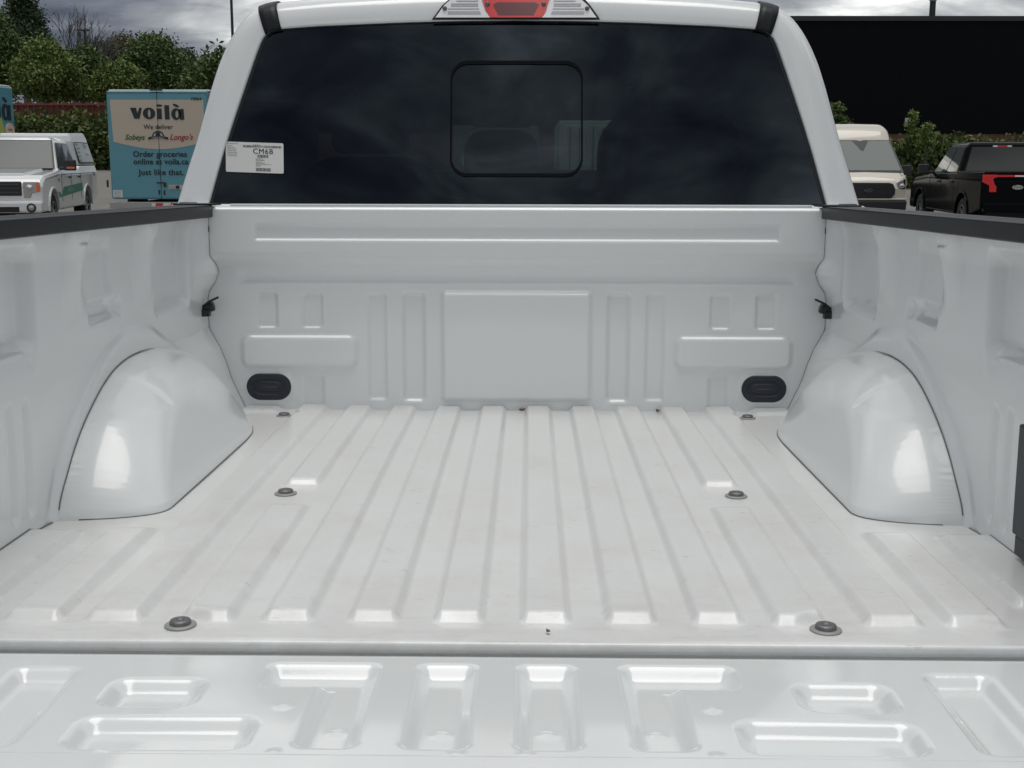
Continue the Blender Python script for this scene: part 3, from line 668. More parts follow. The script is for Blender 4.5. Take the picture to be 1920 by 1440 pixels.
def pickup(label, loc, rotz, paint, L=5.9, cap=False, white=True):
    t = empty('pickup_truck', label, 'pickup truck', loc, (0, 0, rotz), None)
    hl = L/2; zb = .45; fy, ry = 1.98, -1.62
    top = [(-hl, 1.36), (-1.02, 1.36), (-.98, 1.31), (1.16, 1.31), (1.30, 1.28), (hl-.32, 1.19), (hl-.08, 1.11), (hl, 1.02)]
    low = [(y_, min(1.20, z_-.075)) for y_, z_ in top]
    pr = [(-hl, .62)]+low+[(hl, .62), (hl-.05, zb)]+[p for p in arch(fy, .47, zb)[::-1]]+[(ry+.60, zb)]+[p for p in arch(ry, .47, zb)[::-1]]+[(-hl+.3, .55)]
    MB().prism(pr, -1.0, 1.0, 'x').build('body', paint, t, bevel=.04)
    m = MB(); n = len(top)
    v = [(-1.0, a_, b_) for a_, b_ in low]+[(-.95, a_, b_) for a_, b_ in top]+[(.95, a_, b_) for a_, b_ in top]+[(1.0, a_, b_) for a_, b_ in low]
    m.raw(v, [(k*n+i_, k*n+i_+1, (k+1)*n+i_+1, (k+1)*n+i_) for k in range(3) for i_ in range(n-1)]+[(0, n, 2*n, 3*n), (n-1, 4*n-1, 3*n-1, 2*n-1)])
    m.build('upper_body', paint, t, bevel=.02)
    hv = [(-.70, 1.30, 1.285), (.70, 1.30, 1.285), (.62, hl-.30, 1.19), (-.62, hl-.30, 1.19)]; hb = [(a_, b_, c_-.05) for a_, b_, c_ in hv]; hv = [(a_*.93, b_, c_+.035) for a_, b_, c_ in hv]
    MB().raw(hb+hv, [(3, 2, 1, 0), (4, 5, 6, 7), (0, 1, 5, 4), (1, 2, 6, 5), (2, 3, 7, 6), (3, 0, 4, 7)]).build('hood_bulge', paint, t, bevel=.03)
    MB().box(-.86, .86, 1.20, 1.30, 1.295, 1.325).build('cowl', VP, t, bevel=.01)
    # greenhouse
    bl_, fr = -.98, 1.22; rb, rf = -.86, .42; bx, rx = .93, .73; zt = 1.97
    q = {'b': [(-bx, bl_, 1.29), (bx, bl_, 1.29), (bx, fr, 1.27), (-bx, fr, 1.27)], 't': [(-rx, rb, zt-.03), (rx, rb, zt-.03), (rx, rf, zt-.02), (-rx, rf, zt-.02)]}
    c = MB(); c.raw(q['b']+q['t']+[(-rx*.8, rb+.15, zt+.012), (rx*.8, rb+.15, zt+.012), (rx*.8, rf-.12, zt+.012), (-rx*.8, rf-.12, zt+.012)],
        [(0, 1, 5, 4), (1, 2, 6, 5), (2, 3, 7, 6), (3, 0, 4, 7), (4, 5, 9, 8), (5, 6, 10, 9), (6, 7, 11, 10), (7, 4, 8, 11), (8, 9, 10, 11)])
    cb = c.build('cab', paint, t, bevel=.08)
    B, Tt = q['b'], q['t']
    m = MB(); quad_panel(m, [B[2], B[3], Tt[3], Tt[2]], (.015, .015, .02, .04), .008); m.build('windshield_seal', VP, cb)
    m = MB(); quad_panel(m, [B[2], B[3], Tt[3], Tt[2]], (.04, .04, .06, .07), .012); m.build('windshield', WSG, cb)
    m = MB(); quad_panel(m, [B[0], B[1], Tt[1], Tt[0]], (.07, .07, .10, .10), .012); m.build('rear_window', DGL, cb)
    for s in (-1, 1):
        a, b_, tb, ta = ((B[3], B[0], Tt[0], Tt[3]) if s < 0 else (B[1], B[2], Tt[2], Tt[1]))
        if s < 0: segs = ((.05, .50), (.53, .92))
        else: segs = ((.08, .47), (.50, .95))
        for (l, r) in segs:
            m = MB(); quad_panel(m, [a, b_, tb, ta], (l, 1-r, .08, .12), .008); m.build('side_window', SWG, cb)
        for yy in (1.12, .12, -.92): MB().box(s*1.001-.003, s*1.001+.003, yy-.006, yy+.006, .62, 1.19).build('door_seam', DARK, t)
        for yy in (.22, -.82): MB().box(min(s*1.0, s*1.035), max(s*1.0, s*1.035), yy, yy+.18, 1.10, 1.14).build('door_handle', VP if not white else VP, t, bevel=.01)
        # mirror
        mm = MB(); mm.box(min(s*.95, s*1.10), max(s*.95, s*1.10), 1.0, 1.08, 1.28, 1.35); mm.box(min(s*1.06, s*1.30), max(s*1.06, s*1.30), .98, 1.12, 1.27, 1.50)
        mi_ = mm.build('mirror', VP, t, bevel=.025)
        MB().box(min(s*1.12, s*1.29), max(s*1.12, s*1.29), 1.118, 1.126, 1.31, 1.35).build('turn_signal', ORANGE if white else CHROME, mi_)
        wheel(t, s*.86, fy, .40, .25, s); wheel(t, s*.86, ry, .40, .25, s)
        # arch lips
        for cy in (fy, ry):
            P = [(cy-.50*math.cos(math.pi*i/14), zb+.50*math.sin(math.pi*i/14)) for i in range(15)]+[(cy-.455*math.cos(math.pi*i/14), zb+.455*math.sin(math.pi*i/14)) for i in range(14, -1, -1)]
            MB().prism(P, min(s*.985, s*1.025), max(s*.985, s*1.025), 'x').build('wheel_arch', paint, t, bevel=.01)
    MB().box(-.72, .72, -hl+.2, hl-.3, .40, .95).build('underbody', DARK, t)
    # front
    g = MB(); g.box(-.60, .60, hl-.03, hl+.018, .78, 1.07); gr_ = g.build('grille', VP, t, bevel=.03)
    g = MB()
    for z in (.845, .925, 1.005): g.box(-.56, .56, hl+.016, hl+.034, z-.018, z+.018)
    g.build('grille_bar', mat('dark_grille_bar', (.035, .037, .045), .35), gr_, bevel=.008)
    for s in (-1, 1):
        P = [(s*.63, 1.06), (s*.93, 1.06), (s*.94, .86), (s*.80, .84), (s*.76, .74), (s*.63, .74)]
        h = MB().prism(P, hl-.06, hl+.012, 'y').build('headlight', LENS, t, bevel=.012)
        MB().prism([(s*.885, 1.05), (s*.955, 1.05), (s*.962, .87), (s*.885, .87)], hl-.20, hl+.016, 'y').build('corner_lamp', ORANGE if white else REDL, h)
        MB().lathe([(0, .026), (.05, .024), (.065, .018)], (s*.75, hl, .95), 'y', 20).build('bulb_reflector', CHROME, h, smooth=True)
        f = MB(); f.lathe([(0, .10), (.05, .10), (.06, .09)], (s*.78, hl, .545), 'y', 20); f.lathe([(.06, .095), (.085, .098), (.095, .08)], (s*.78, hl, .545), 'y', 20, mi=1)
        f.build('fog_light', [LENS, VP], t, smooth=True)
    MB().prism([(-.98, .44), (.98, .44), (1.0, .68), (-1.0, .68)], hl-.15, hl+.08, 'y').build('bumper', paint, t, bevel=.05)
    MB().box(-.55, .55, hl+.06, hl+.085, .46, .57).build('bumper_intake', DARK, t, bevel=.02)
    e = MB(); P = [(.13*math.cos(a), .055*math.sin(a)) for a in np.linspace(0, 2*math.pi, 25)[:-1]]
    e.prism([(p[0], .925+p[1]) for p in P], hl+.035, hl+.045, 'y'); e.build('badge', mat('badge_blue', (.01, .03, .12), .2, coat=1), t)
    return t, hl
WSG = mat('grey_windshield', (.085, .095, .097), .12, spec=.22); SWG = mat('side_glass', (.12, .135, .14), .05, coat=1)
LENS = mat('headlight_lens', (.42, .40, .38), .12, .4, coat=1)
GREENP = mat('green_stripe', (.03, .30, .20), .4)
# --- white work pickup with cap, left
pL, pR = W(76, 300, 21.6), W(183, 300, 27.6)
dv = Vector((pL[0]-pR[0], pL[1]-pR[1], 0)).normalized(); ang = math.atan2(dv.y, dv.x)-math.pi/2
rightv = Vector((dv.y, -dv.x, 0))   # local +X
cen = Vector((pL[0], pL[1], 0))-dv*2.95+rightv*1.0   # left side faces the photographer's right
wp, hl = pickup('white work pickup with a cap over its bed and a green side stripe', (cen.x, cen.y, 0), ang, VW, 5.9)
# cap
cv = [(-2.93, 1.36), (-1.0, 1.36), (-.98, 1.92), (-1.02, 2.10), (-2.72, 2.14), (-2.88, 2.02)]
m = MB(); n = len(cv); v = [(-(.95 if p[1] < 1.5 else .79), p[0], p[1]) for p in cv]+[((.95 if p[1] < 1.5 else .79), p[0], p[1]) for p in cv]
m.raw(v, [(i, (i+1) % n, n+(i+1) % n, n+i) for i in range(n)]+[tuple(range(n))[::-1], tuple(range(n, 2*n))])
cp = m.build('truck_cap', VW, wp, bevel=.06)
qs = [(-.945, -1.10, 1.39), (-.945, -2.86, 1.39), (-.80, -2.80, 1.93), (-.80, -1.08, 1.93)]
m = MB(); quad_panel(m, qs, (.02, .02, .03, .05), .030); m.build('cap_window', VP, cp)
m = MB(); quad_panel(m, qs, (.035, .035, .08, .09), .036); m.build('cap_side_sign', mat('sign_grey', (.46, .48, .48), .3, coat=.5), cp)
a, b_, tt = Vector(qs[0]), Vector(qs[1]), Vector(qs[3]); M0 = frame_M(a+(b_-a)*.05+(tt-a)*.80+Vector((-.042, 0, .012)), b_-a, tt-a)
SLI = mat('slate_ink', (.10, .13, .14), .5)
def letter(nm, m_, par, *a_, **k_): q_ = MB(); q_.text(*a_, **k_); return q_.build(nm, m_, par)
for i, tx in enumerate(('Residential', 'Commercial', 'Industrial', 'Repairs', 'Installs')): letter('sign_lettering', SLI, cp, tx, .085, M0 @ Matrix.Translation((0, -.095*i, 0)), align='LEFT')
letter('sign_lettering', SLI, cp, '1-855', .17, M0 @ Matrix.Translation((.85, -.06, 0)), align='LEFT'); letter('sign_lettering', SLI, cp, '24 hour', .095, M0 @ Matrix.Translation((.90, -.24, 0)), align='LEFT')
m = MB(); zt0 = .80
P = [(.62+.95, .70), (.62+.95, .84), (1.30, .80), (1.20, .74), (1.12, .80), (.95, .92), (-1.05, .98), (-1.10, .80)]
m.prism([(p[0], p[1]) for p in P], -1.004, -.998, 'x'); st = m.build('side_stripe', GREENP, wp)
M1 = frame_M(Vector((-1.0055, .55, .81)), (0, -1, 0), (0, 0, 1)); m = MB(); m.text('MultiTex', .15, M1, align='LEFT', bold=.002)
m.build('stripe_lettering', mat('pale_ink', (.5, .6, .56), .5), st)
m = MB(); m.text('FX4', .12, frame_M(Vector((-1.0, -2.45, 1.12)), (0, -1, 0), (0, 0, 1)) @ Matrix.Translation((0, 0, .002)), align='LEFT', bold=.003); m.build('side_badge', INK, wp)
m = MB(); m.text('F-150', .08, frame_M(Vector((-1.002, 1.50, 1.05)), (0, -1, 0), (0, 0, 1)), align='LEFT', bold=.002); m.build('model_badge', INK, wp)
MB().box(-.5, .55, 1.24, 1.27, 1.285, 1.30).build('wiper', VP, wp)
# --- black pickup, right
pR = W(1846, 300, 22.0)
bp, hl = pickup('black crew cab pickup with a red light bar across its tailgate, parked facing away', (pR[0]+1.0+.18, 22+2.95, -.06), R_(-3.6), VB, 5.9, white=False)
m = MB(); P = [(-.985, 1.30), (-.70, 1.30), (-.70, 1.25), (-.78, 1.22), (-.74, 1.10), (-.70, 1.06), (-.70, .95), (-.84, .95), (-.85, 1.08), (-.985, 1.15)]
m.prism(P, -hl-.02, -hl+.03, 'y'); m.build('tail_light', REDL, bp, bevel=.008)
m = MB(); m.prism([(-p[0], p[1]) for p in P], -hl-.02, -hl+.03, 'y'); m.build('tail_light', REDL, bp, bevel=.008)
MB().box(-.70, .70, -hl-.015, -hl+.02, 1.255, 1.295).build('light_bar', REDL, bp)
MB().box(-.35, .35, -hl-.018, -hl+.02, 1.262, 1.288).build('light_bar_center', CLEARL, bp)
m = MB(); P = [(.11*math.cos(a), .045*math.sin(a)) for a in np.linspace(0, 2*math.pi, 25)[:-1]]; m.prism([(-.28+p[0], 1.05+p[1]) for p in P], -hl-.012, -hl, 'y', mi=0)
m.text('Ford', .085, frame_M(Vector((-.28, -hl-.014, 1.03)), (1, 0, 0), (0, 0, 1)), 1, shear=.3); m.build('tailgate_badge', [CHROME, INK], bp)
MB().box(-.95, .95, -hl-.10, -hl+.05, .55, .74).build('rear_bumper', VB, bp, bevel=.03)
MB().box(-.10, .10, -.875, -.84, 1.875, 1.91).build('brake_lamp', REDL, bp)
MB().box(-.20, -.105, -.875, -.84, 1.875, 1.91).box(.105, .20, -.875, -.84, 1.875, 1.91).build('cargo_lamp', CLEARL, bp)
for s in (-1, 1): MB().box(s*.42-.07, s*.42+.07, -.72, -.55, 1.93, 1.985).build('roof_fin', VP, bp, bevel=.015)
# --- beige van
vc = W(1632, 300, 29.8); vz = -.02
van = empty('cargo_van', 'beige high roof van with black grille facing the camera behind the cab pillar', 'van', (vc[0]-.02, vc[1]+0, vz), (0, 0, math.pi))
pr = [(-5.2, .35), (-5.2, 2.42), (-5.0, 2.52), (-1.2, 2.55), (-.75, 2.50), (-.42, 2.36), (-.30, 2.02)]   # y negative = rearwards; front near 0
secs = [(-5.5, 1.0, .86, 2.50), (-1.6, 1.0, .86, 2.54), (-1.1, 1.0, .84, 2.50), (-.80, .99, .82, 2.40)]
# loft of front-view sections: (half width bottom, half width top, height)
def sec(y, wb, wt, h, zl=.32, n=7):
    pts = [(wb*.96, zl), (wb, zl+.25), (wb, 1.15)]
    k = 10; r = .26 if h > 1.6 else .10
    pts += [(wb+(wt-wb)*.8, 1.15+(h-1.15)*.72)] if h > 1.6 else []
    for i in range(k+1):
        a = math.pi/2*i/k; pts.append((wt-r+r*math.cos(a), h-r+r*math.sin(a)))
    while len(pts) < 15: pts.insert(3, (wb, 1.15))
    pts.append((0, h+.01 if h > 1.6 else h+.02))
    P = [(x, y, z) for x, z in pts]; return P+[(-x, yy, z) for x, yy, z in P[::-1][1:]]
S_ = [sec(-5.5, 1.02, .86, 2.52), sec(-2.2, 1.03, .86, 2.54), sec(-1.75, 1.03, .85, 2.52), sec(-1.45, 1.02, .83, 2.45), sec(-1.22, 1.01, .80, 2.30), sec(-1.10, 1.01, .79, 2.08), sec(-.72, 1.0, .90, 1.62), sec(-.42, 1.0, .93, 1.26), sec(-.18, .98, .90, 1.12), sec(-.02, .93, .84, .98), sec(.06, .90, .80, .80)]
V = np.array(S_); link('body', grid_mesh(V, False), BEI, van)
nn = len(S_[0]); MB().raw(S_[-1], [tuple(range(nn))]).build('nose', BEI, van); MB().raw(S_[0], [tuple(range(nn))[::-1]]).build('tail_panel', BEI, van)
q = [(.90, -.40, 1.235), (-.90, -.40, 1.235), (-.74, -1.115, 2.03), (.74, -1.115, 2.03)]
m = MB(); quad_panel(m, q, (0.0, 0.0, .0, .0), .060, .03); m.build('windshield', mat('greenish_windshield', (.10, .12, .117), .12, spec=.22), van, bevel=.004)
m = MB(); quad_panel(m, q, (-.03, -.03, -.04, -.03), .050, .03); m.build('windshield_seal', VP, van)
m = MB(); M_ = [Vector(p) for p in q]; nrm_ = (M_[1]-M_[0]).cross(M_[3]-M_[0]).normalized()
def wq(u, v_, o=.063): return (M_[0]*(1-u)+M_[1]*u)*(1-v_)+(M_[3]*(1-u)+M_[2]*u)*v_+nrm_*o
m.raw([wq(.36, .99), wq(.49, .66), wq(.53, .66), wq(.64, .99)], [(0, 1, 2, 3)]); m.build('sensor_housing', VP, van)
P = [(-.66, .80), (-.60, .93), (-.50, .96), (.50, .96), (.60, .93), (.66, .80), (.66, .66), (.58, .56), (.50, .54), (-.50, .54), (-.58, .56), (-.66, .66)]
g = MB().prism(P, .0, .095, 'y').build('grille', VP, van, bevel=.02)
m = MB()
for z in (.61, .68, .83, .89): m.box(-.56, .56, .093, .108, z-.012, z+.012)
m.build('grille_bar', mat('dark_grille_bar', (.035, .037, .045), .35), g)
m = MB(); P = [(.14*math.cos(a), .058*math.sin(a)) for a in np.linspace(0, 2*math.pi, 25)[:-1]]; m.prism([(p[0], .755+p[1]) for p in P], .10, .116, 'y', mi=0)
P = [(.125*math.cos(a), .046*math.sin(a)) for a in np.linspace(0, 2*math.pi, 25)[:-1]]; m.prism([(p[0], .755+p[1]) for p in P], .11, .119, 'y', mi=1)
m.text('Ford', .10, frame_M(Vector((0, .121, .728)), (-1, 0, 0), (0, 0, 1)), 0, shear=.3, bold=.001); m.build('grille_badge', [CHROME, mat('badge_grey', (.08, .09, .12), .3)], van)
for s in (-1, 1):
    P = [(s*.70, .97), (s*.93, 1.10), (s*.955, .90), (s*.90, .76), (s*.74, .78)]
    h = MB().prism(P, -.16, .060, 'y').build('headlight', LENS, van, bevel=.02)
    MB().lathe([(0, .075), (.05, .073), (.07, .055)], (s*.83, 0, .88), 'y', 20).build('bulb_reflector', CHROME, h, smooth=True)
    m = MB(); m.box(min(s*.98, s*1.24), max(s*.98, s*1.24), -.75, -.60, 1.12, 1.42); m.build('mirror', VP, van, bevel=.03)
    m = MB(); m.box(s*.45-.21, s*.45+.21, -.42, -.36, 1.190, 1.222); m.build('hood_vent', DARK, van)
    wheel(van, s*.90, -.95, .35, .22, s); wheel(van, s*.90, -4.5, .35, .22, s)
MB().prism([(-.95, .22), (.95, .22), (.97, .50), (-.97, .50)], -.30, .12, 'y').build('bumper', VP, van, bevel=.05)
MB().prism([(-.96, .50), (.96, .50), (.955, .55), (-.955, .55)], -.30, .10, 'y').build('bumper_top', BEI, van, bevel=.02)
van.scale = (1.06, 1, 1)
# --- grocery box trucks
TEAL = mat('teal_paint', (.095, .285, .355), .38, coat=.5); TAN = mat('tan_vinyl', (.52, .445, .365), .55); NAVY = mat('dark_green_ink', (.006, .022, .028), .5)
def wordmark(M, sc, mi=0):
    """heavy lower-case lettering drawn as shapes: v o i l a-grave; origin at the middle of the base line"""
    m = MB(); f = lambda P: [((x-693)*sc, (405-y)*sc, 0) for x, y in P]
    def poly(P): m.raw(f(P)[::-1], [tuple(range(len(P)))], mi, M)
    def ell(cx, cy, rx, ry, t=0, n=28): return [(cx+rx*math.cos(a)*math.cos(t)-ry*math.sin(a)*math.sin(t), cy+rx*math.cos(a)*math.sin(t)+ry*math.sin(a)*math.cos(t)) for a in np.linspace(0, 2*math.pi, n+1)[:-1]]
    def ring(A, B): n = len(A); m.raw(f(A)+f(B), [(i, n+i, n+(i+1) % n, (i+1) % n) for i in range(n)], mi, M)
    poly([(325, 252), (405, 252), (424, 325), (378, 398)]); poly([(424, 325), (452, 252), (487, 252), (450, 398), (378, 398)])
    ring(ell(583, 328, 85, 78), ell(585, 328, 19, 54))
    poly([(690, 262), (758, 262), (758, 405), (690, 405)]); poly(ell(727, 222, 43, 15))
    poly([(797, 218), (862, 218), (864, 409), (799, 409)])
    ring(ell(955, 336, 68, 78), ell(966, 338, 20, 50)); poly([(1000, 270), (1060, 266), (1064, 413), (1006, 413)]); poly(ell(957, 222, 46, 17, .42))
    return m
def box_truck(label, loc, rotz, w_=2.2, h0=.66, h1=3.0, L=5.2):
    t = empty('box_truck', label, 'delivery truck', loc, (0, 0, rotz))
    MB().box(-w_/2, w_/2, 0, L, h0, h1).build('cargo_box', TEAL, t, bevel=.05)
    MB().box(-w_/2+.02, w_/2+.01, .12, L-.02, h1-.006, h1+.03).build('box_roof', VW, t, bevel=.02)
    m = MB(); m.prism([(L+.08, .5), (L+.08, 2.1), (L+.55, 2.1), (L+1.0, 1.35), (L+1.75, 1.15), (L+1.85, .5)], -.98, .98, 'x'); c = m.build('cab', VW, t, bevel=.06)
    m = MB(); quad_panel(m, [(.85, L+.98, 1.38), (-.85, L+.98, 1.38), (-.8, L+.57, 2.03), (.8, L+.57, 2.03)], (0, 0, 0, 0), .02); m.build('windshield', WSG, c)
    MB().box(-.5, .5, .3, L+1.5, .40, .655).build('chassis', DARK, t)
    for s in (-1, 1):
        wheel(t, s*.90, 1.25, .40, .28, s); wheel(t, s*.86, L+1.1, .40, .25, s)
    return t
BY = 22.8
p = W(299, 300, BY)
bt = box_truck('teal and tan grocery delivery truck showing its closed rear doors', (p[0], BY, -.02), 0, 2.13, .70, 2.94)
def panel_text_M(x, z, y=-.012): return frame_M(Vector((x, y, z)), (1, 0, 0), (0, 0, 1))
def bz(py): return float(W(298, py, BY)[2])+.02
X0, X1 = -.98, .98
zt_, zs_ = bz(187), bz(266)
P = [(X0, zt_), (X0+.03, zs_)]+[(X0+.03+(X1-X0-.03)*i/16, zs_-.15*math.sin(math.pi*i/16)) for i in range(1, 16)]+[(X1, zs_), (X1, zt_)]
m = MB(); m.prism(P, -.004, .002, 'y'); m.build('tan_panel', TAN, bt)
def letter(nm, m_, par, *a_, **k_): q_ = MB(); q_.text(*a_, **k_); return q_.build(nm, m_, par)
lt = wordmark(panel_text_M(.0, bz(223.5)), 1/655).build('brand_lettering', NAVY, bt)
letter('door_lettering', NAVY, bt, 'We deliver', .135, panel_text_M(.01, bz(242)), bold=.002, spacing=1.05, sx=.95)
letter('door_lettering', NAVY, bt, 'Order groceries', .165, panel_text_M(.02, bz(294)), bold=.004, spacing=1.04)
letter('door_lettering', NAVY, bt, 'online at voila.ca', .165, panel_text_M(.03, bz(308)), bold=.004, spacing=1.04)
letter('door_lettering', NAVY, bt, 'Just like that.', .165, panel_text_M(.03, bz(328)), bold=.004, spacing=1.08)
letter('truck_number', NAVY, bt, '19064', .085, panel_text_M(.83, bz(188)), bold=.002, sx=1.1)
m = MB(); m.text('Sobeys', .155, panel_text_M(-.50, bz(262)), shear=.35, bold=.003, sx=.95); m.build('green_wordmark', mat('green_ink', (.02, .12, .03), .5), lt)
m = MB(); m.text("Longo's", .165, panel_text_M(.48, bz(262)), shear=.35, bold=.003, sx=.95); m.build('red_wordmark', mat('red_ink', (.36, .012, .02), .5), lt)
# round farm crest over a ribbon
m = MB(); cx, cz_ = .0, bz(257)
m.prism([(cx+.13*math.cos(a), cz_+.13*math.sin(a)) for a in np.linspace(0, math.pi, 17)], -.012, -.006, 'y', mi=0)
m.prism([(cx+.10*math.cos(a), cz_+.012+.085*math.sin(a)) for a in np.linspace(0, math.pi, 13)], -.014, -.008, 'y', mi=1)
m.prism([(cx-.05, cz_+.02), (cx-.05, cz_+.075), (cx, cz_+.11), (cx+.05, cz_+.075), (cx+.05, cz_+.02)], -.016, -.010, 'y', mi=0)
rb_ = [(cx+.22*(i/8-1)*1.0 if False else cx-.21+.42*i/8, cz_-.055+.035*math.sin(math.pi*i/8)) for i in range(9)]
m.prism(rb_+[(x_, z_+.05) for x_, z_ in rb_[::-1]], -.018, -.010, 'y', mi=0)
m.text('FARM BOY', .045, panel_text_M(cx, cz_-.022, -.020), 1, sx=1.25); m.build('crest', [NAVY, TAN], lt)
MB().box(.003, .013, -.007, .01, .70, 2.93).build('door_seam', DARK, bt)
MB().box(-.13, .13, -.03, .01, 2.94, 2.975).build('top_latch', VP, bt, bevel=.005)
MB().box(-w_ if False else -1.12, 1.12, -.006, .01, 2.895, 2.905).build('header_seam', DARK, bt)
m = MB(); m.box(-.08, .10, -.03, 0, 1.035, 1.06); m.box(.07, .12, -.035, 0, .96, 1.05); m.box(-.05, -.02, -.02, 0, .80, .90); m.box(.06, .09, -.02, 0, .79, .89); m.build('door_handle', VP, bt, bevel=.005)
m = MB(); m.box(.17, .47, -.012, 0, .91, 1.0, 0); m.box(.19, .30, -.018, 0, .925, .985, 1); m.box(.32, .40, -.018, 0, .92, .99, 2); m.build('plate_lamp', [TAN, LENS, DARK], bt)
m = MB(); m.box(-1.02, -.82, -.006, 0, .74, .89, 0)
for i in range(5): m.box(-1.0, -.85, -.008, 0, .755+.028*i, .763+.028*i, 1)
m.build('door_notice', [PAPER, INKG], bt)
m = MB(); m.box(-1.05, 1.05, -.16, .02, .515, .645, 0); bm_ = m.build('rear_bumper', mat('galvanised', (.36, .36, .35), .45, .6), bt, bevel=.01)
m = MB(); m.box(-.08, .08, -.166, -.15, .54, .625, 0); m.box(.24, .40, -.166, -.15, .54, .625, 0); m.box(.08, .24, -.166, -.15, .54, .625, 1); m.box(-.16, -.08, -.166, -.15, .54, .625, 1); m.build('reflector_tape', [REDL, PAPER], bm_)
for s in (-1, 1):
    MB().box(min(s*1.12, s*1.145), max(s*1.12, s*1.145), -.01, .05, .95, 1.1).box(min(s*1.12, s*1.145), max(s*1.12, s*1.145), -.01, .05, 2.4, 2.55).build('hinge', VP, bt)
# second grocery truck, side on at far left
p2 = W(33, 300, 33.0); th = R_(176)
b2 = box_truck('side of a second teal delivery truck cut by the left edge, behind the white pickup', (p2[0]+1.1*math.cos(th), 33.0+1.1*math.sin(th), -.05), th, 2.2, .75, 3.62, 5.4)
# its long side (local -X side faces the camera after +90 turn: local +X -> world +Y)
def side_M(ylocal, z): return frame_M(Vector((-1.112, ylocal, z)), (0, -1, 0), (0, 0, 1))
m = wordmark(side_M(.22+370/330, 2.68), 1/330); m.build('side_lettering', NAVY, b2)
m = MB(); m.prism([(1.02+.30*math.cos(a)-.0, 2.35+.55*math.sin(a)*(1 if math.sin(a) < 0 else .75)) for a in np.linspace(0, 2*math.pi, 25)[:-1]], -1.128, -1.10, 'x', mi=0)
m.prism([(.86+.14*math.cos(a), 2.15+.16*math.sin(a)) for a in np.linspace(0, 2*math.pi, 21)[:-1]], -1.134, -1.11, 'x', mi=1)
m.prism([(.36+.26*math.cos(a), 2.32+.26*math.sin(a)) for a in np.linspace(0, 2*math.pi, 21)[:-1]], -1.128, -1.10, 'x', mi=2)
m.text('fresh', .12, side_M(.36, 2.36) @ Matrix.Translation((0, 0, .02)), 3); m.build('food_picture', [mat('avocado', (.36, .45, .08), .6), mat('pit_brown', (.09, .03, .015), .5), mat('peach_disc', (.62, .45, .34), .6), REDD], b2)
# ================================================================== FOLIAGE
def leafmat(name, c1, c2, c3):
    m = bpy.data.materials.new(name); m.use_nodes = True; T = m.node_tree; p = T.nodes['Principled BSDF']
    at = nd(T, 'ShaderNodeAttribute', attribute_name='tint')
    T.links.new(ramp(T, at.outputs['Fac'], [(0, c1), (.5, c2), (1, c3)]), p.inputs['Base Color'])
    p.inputs['Roughness'].default_value = .65; p.inputs['Specular IOR Level'].default_value = .25
    return m
LG = leafmat('leaves_mid', (.042, .074, .028), (.090, .138, .046), (.165, .220, .082))
LD = leafmat('leaves_dark', (.018, .036, .020), (.038, .064, .032), (.066, .098, .046))
LY = leafmat('leaves_bright', (.055, .098, .026), (.125, .175, .045), (.210, .255, .080))
LB = leafmat('buds_brown', (.09, .08, .045), (.13, .115, .06), (.17, .15, .08))
LH = leafmat('hedge_leaves', (.026, .046, .018), (.082, .112, .034), (.180, .220, .068))
BARK = mat('bark', (.075, .065, .055), .9); BARKG = mat('bark_grey', (.11, .105, .10), .9)
def leaves(name, blobs, n, size, m, parent, spray=2.6, upbright=0.0):
    """blobs: (x,y,z,rx,ry,rz); leaf quads gathered in sprays through the outer part of each blob"""
    B = np.array(blobs, float); vol = B[:, 3]*B[:, 5]; pb = vol/vol.sum()
    ns = max(20, n//28); bi = RNG.choice(len(B), ns, p=pb)
    d = RNG.normal(size=(ns, 3)); d /= np.linalg.norm(d, axis=1)[:, None]
    rad = RNG.uniform(.45, 1.05, ns)**.6
    sc = B[bi, :3]+d*B[bi, 3:]*rad[:, None]; st = RNG.uniform(0, 1, ns)
    si = RNG.integers(0, ns, n); sp = size*spray
    c = sc[si]+RNG.normal(size=(n, 3))*sp*np.array([1, 1, .6]); tint = np.clip(st[si]*.6+RNG.uniform(0, .4, n), 0, 1)
    if upbright:
        zz = (c[:, 2]-c[:, 2].min())/(c[:, 2].max()-c[:, 2].min()+1e-6); tint = np.clip(tint*(1-upbright)+upbright*sstep(.55, 1.0, zz), 0, 1)
    u = RNG.normal(size=(n, 3)); u /= np.linalg.norm(u, axis=1)[:, None]; r = RNG.normal(size=(n, 3)); v = np.cross(u, r); v /= np.linalg.norm(v, axis=1)[:, None]
    s = size*RNG.uniform(.5, 1.25, n)[:, None]
    V = np.stack([c-u*s, c+v*s*.55, c+u*s, c-v*s*.55], 1).reshape(-1, 3)
    me = bpy.data.meshes.new(name); me.vertices.add(len(V)); me.vertices.foreach_set('co', V.reshape(-1).astype(np.float32))
    quads(me, np.arange(n*4).reshape(n, 4))
    at = me.attributes.new('tint', 'FLOAT', 'POINT'); at.data.foreach_set('value', np.repeat(tint, 4).astype(np.float32))
    return link(name, me, m, parent, smooth=False)
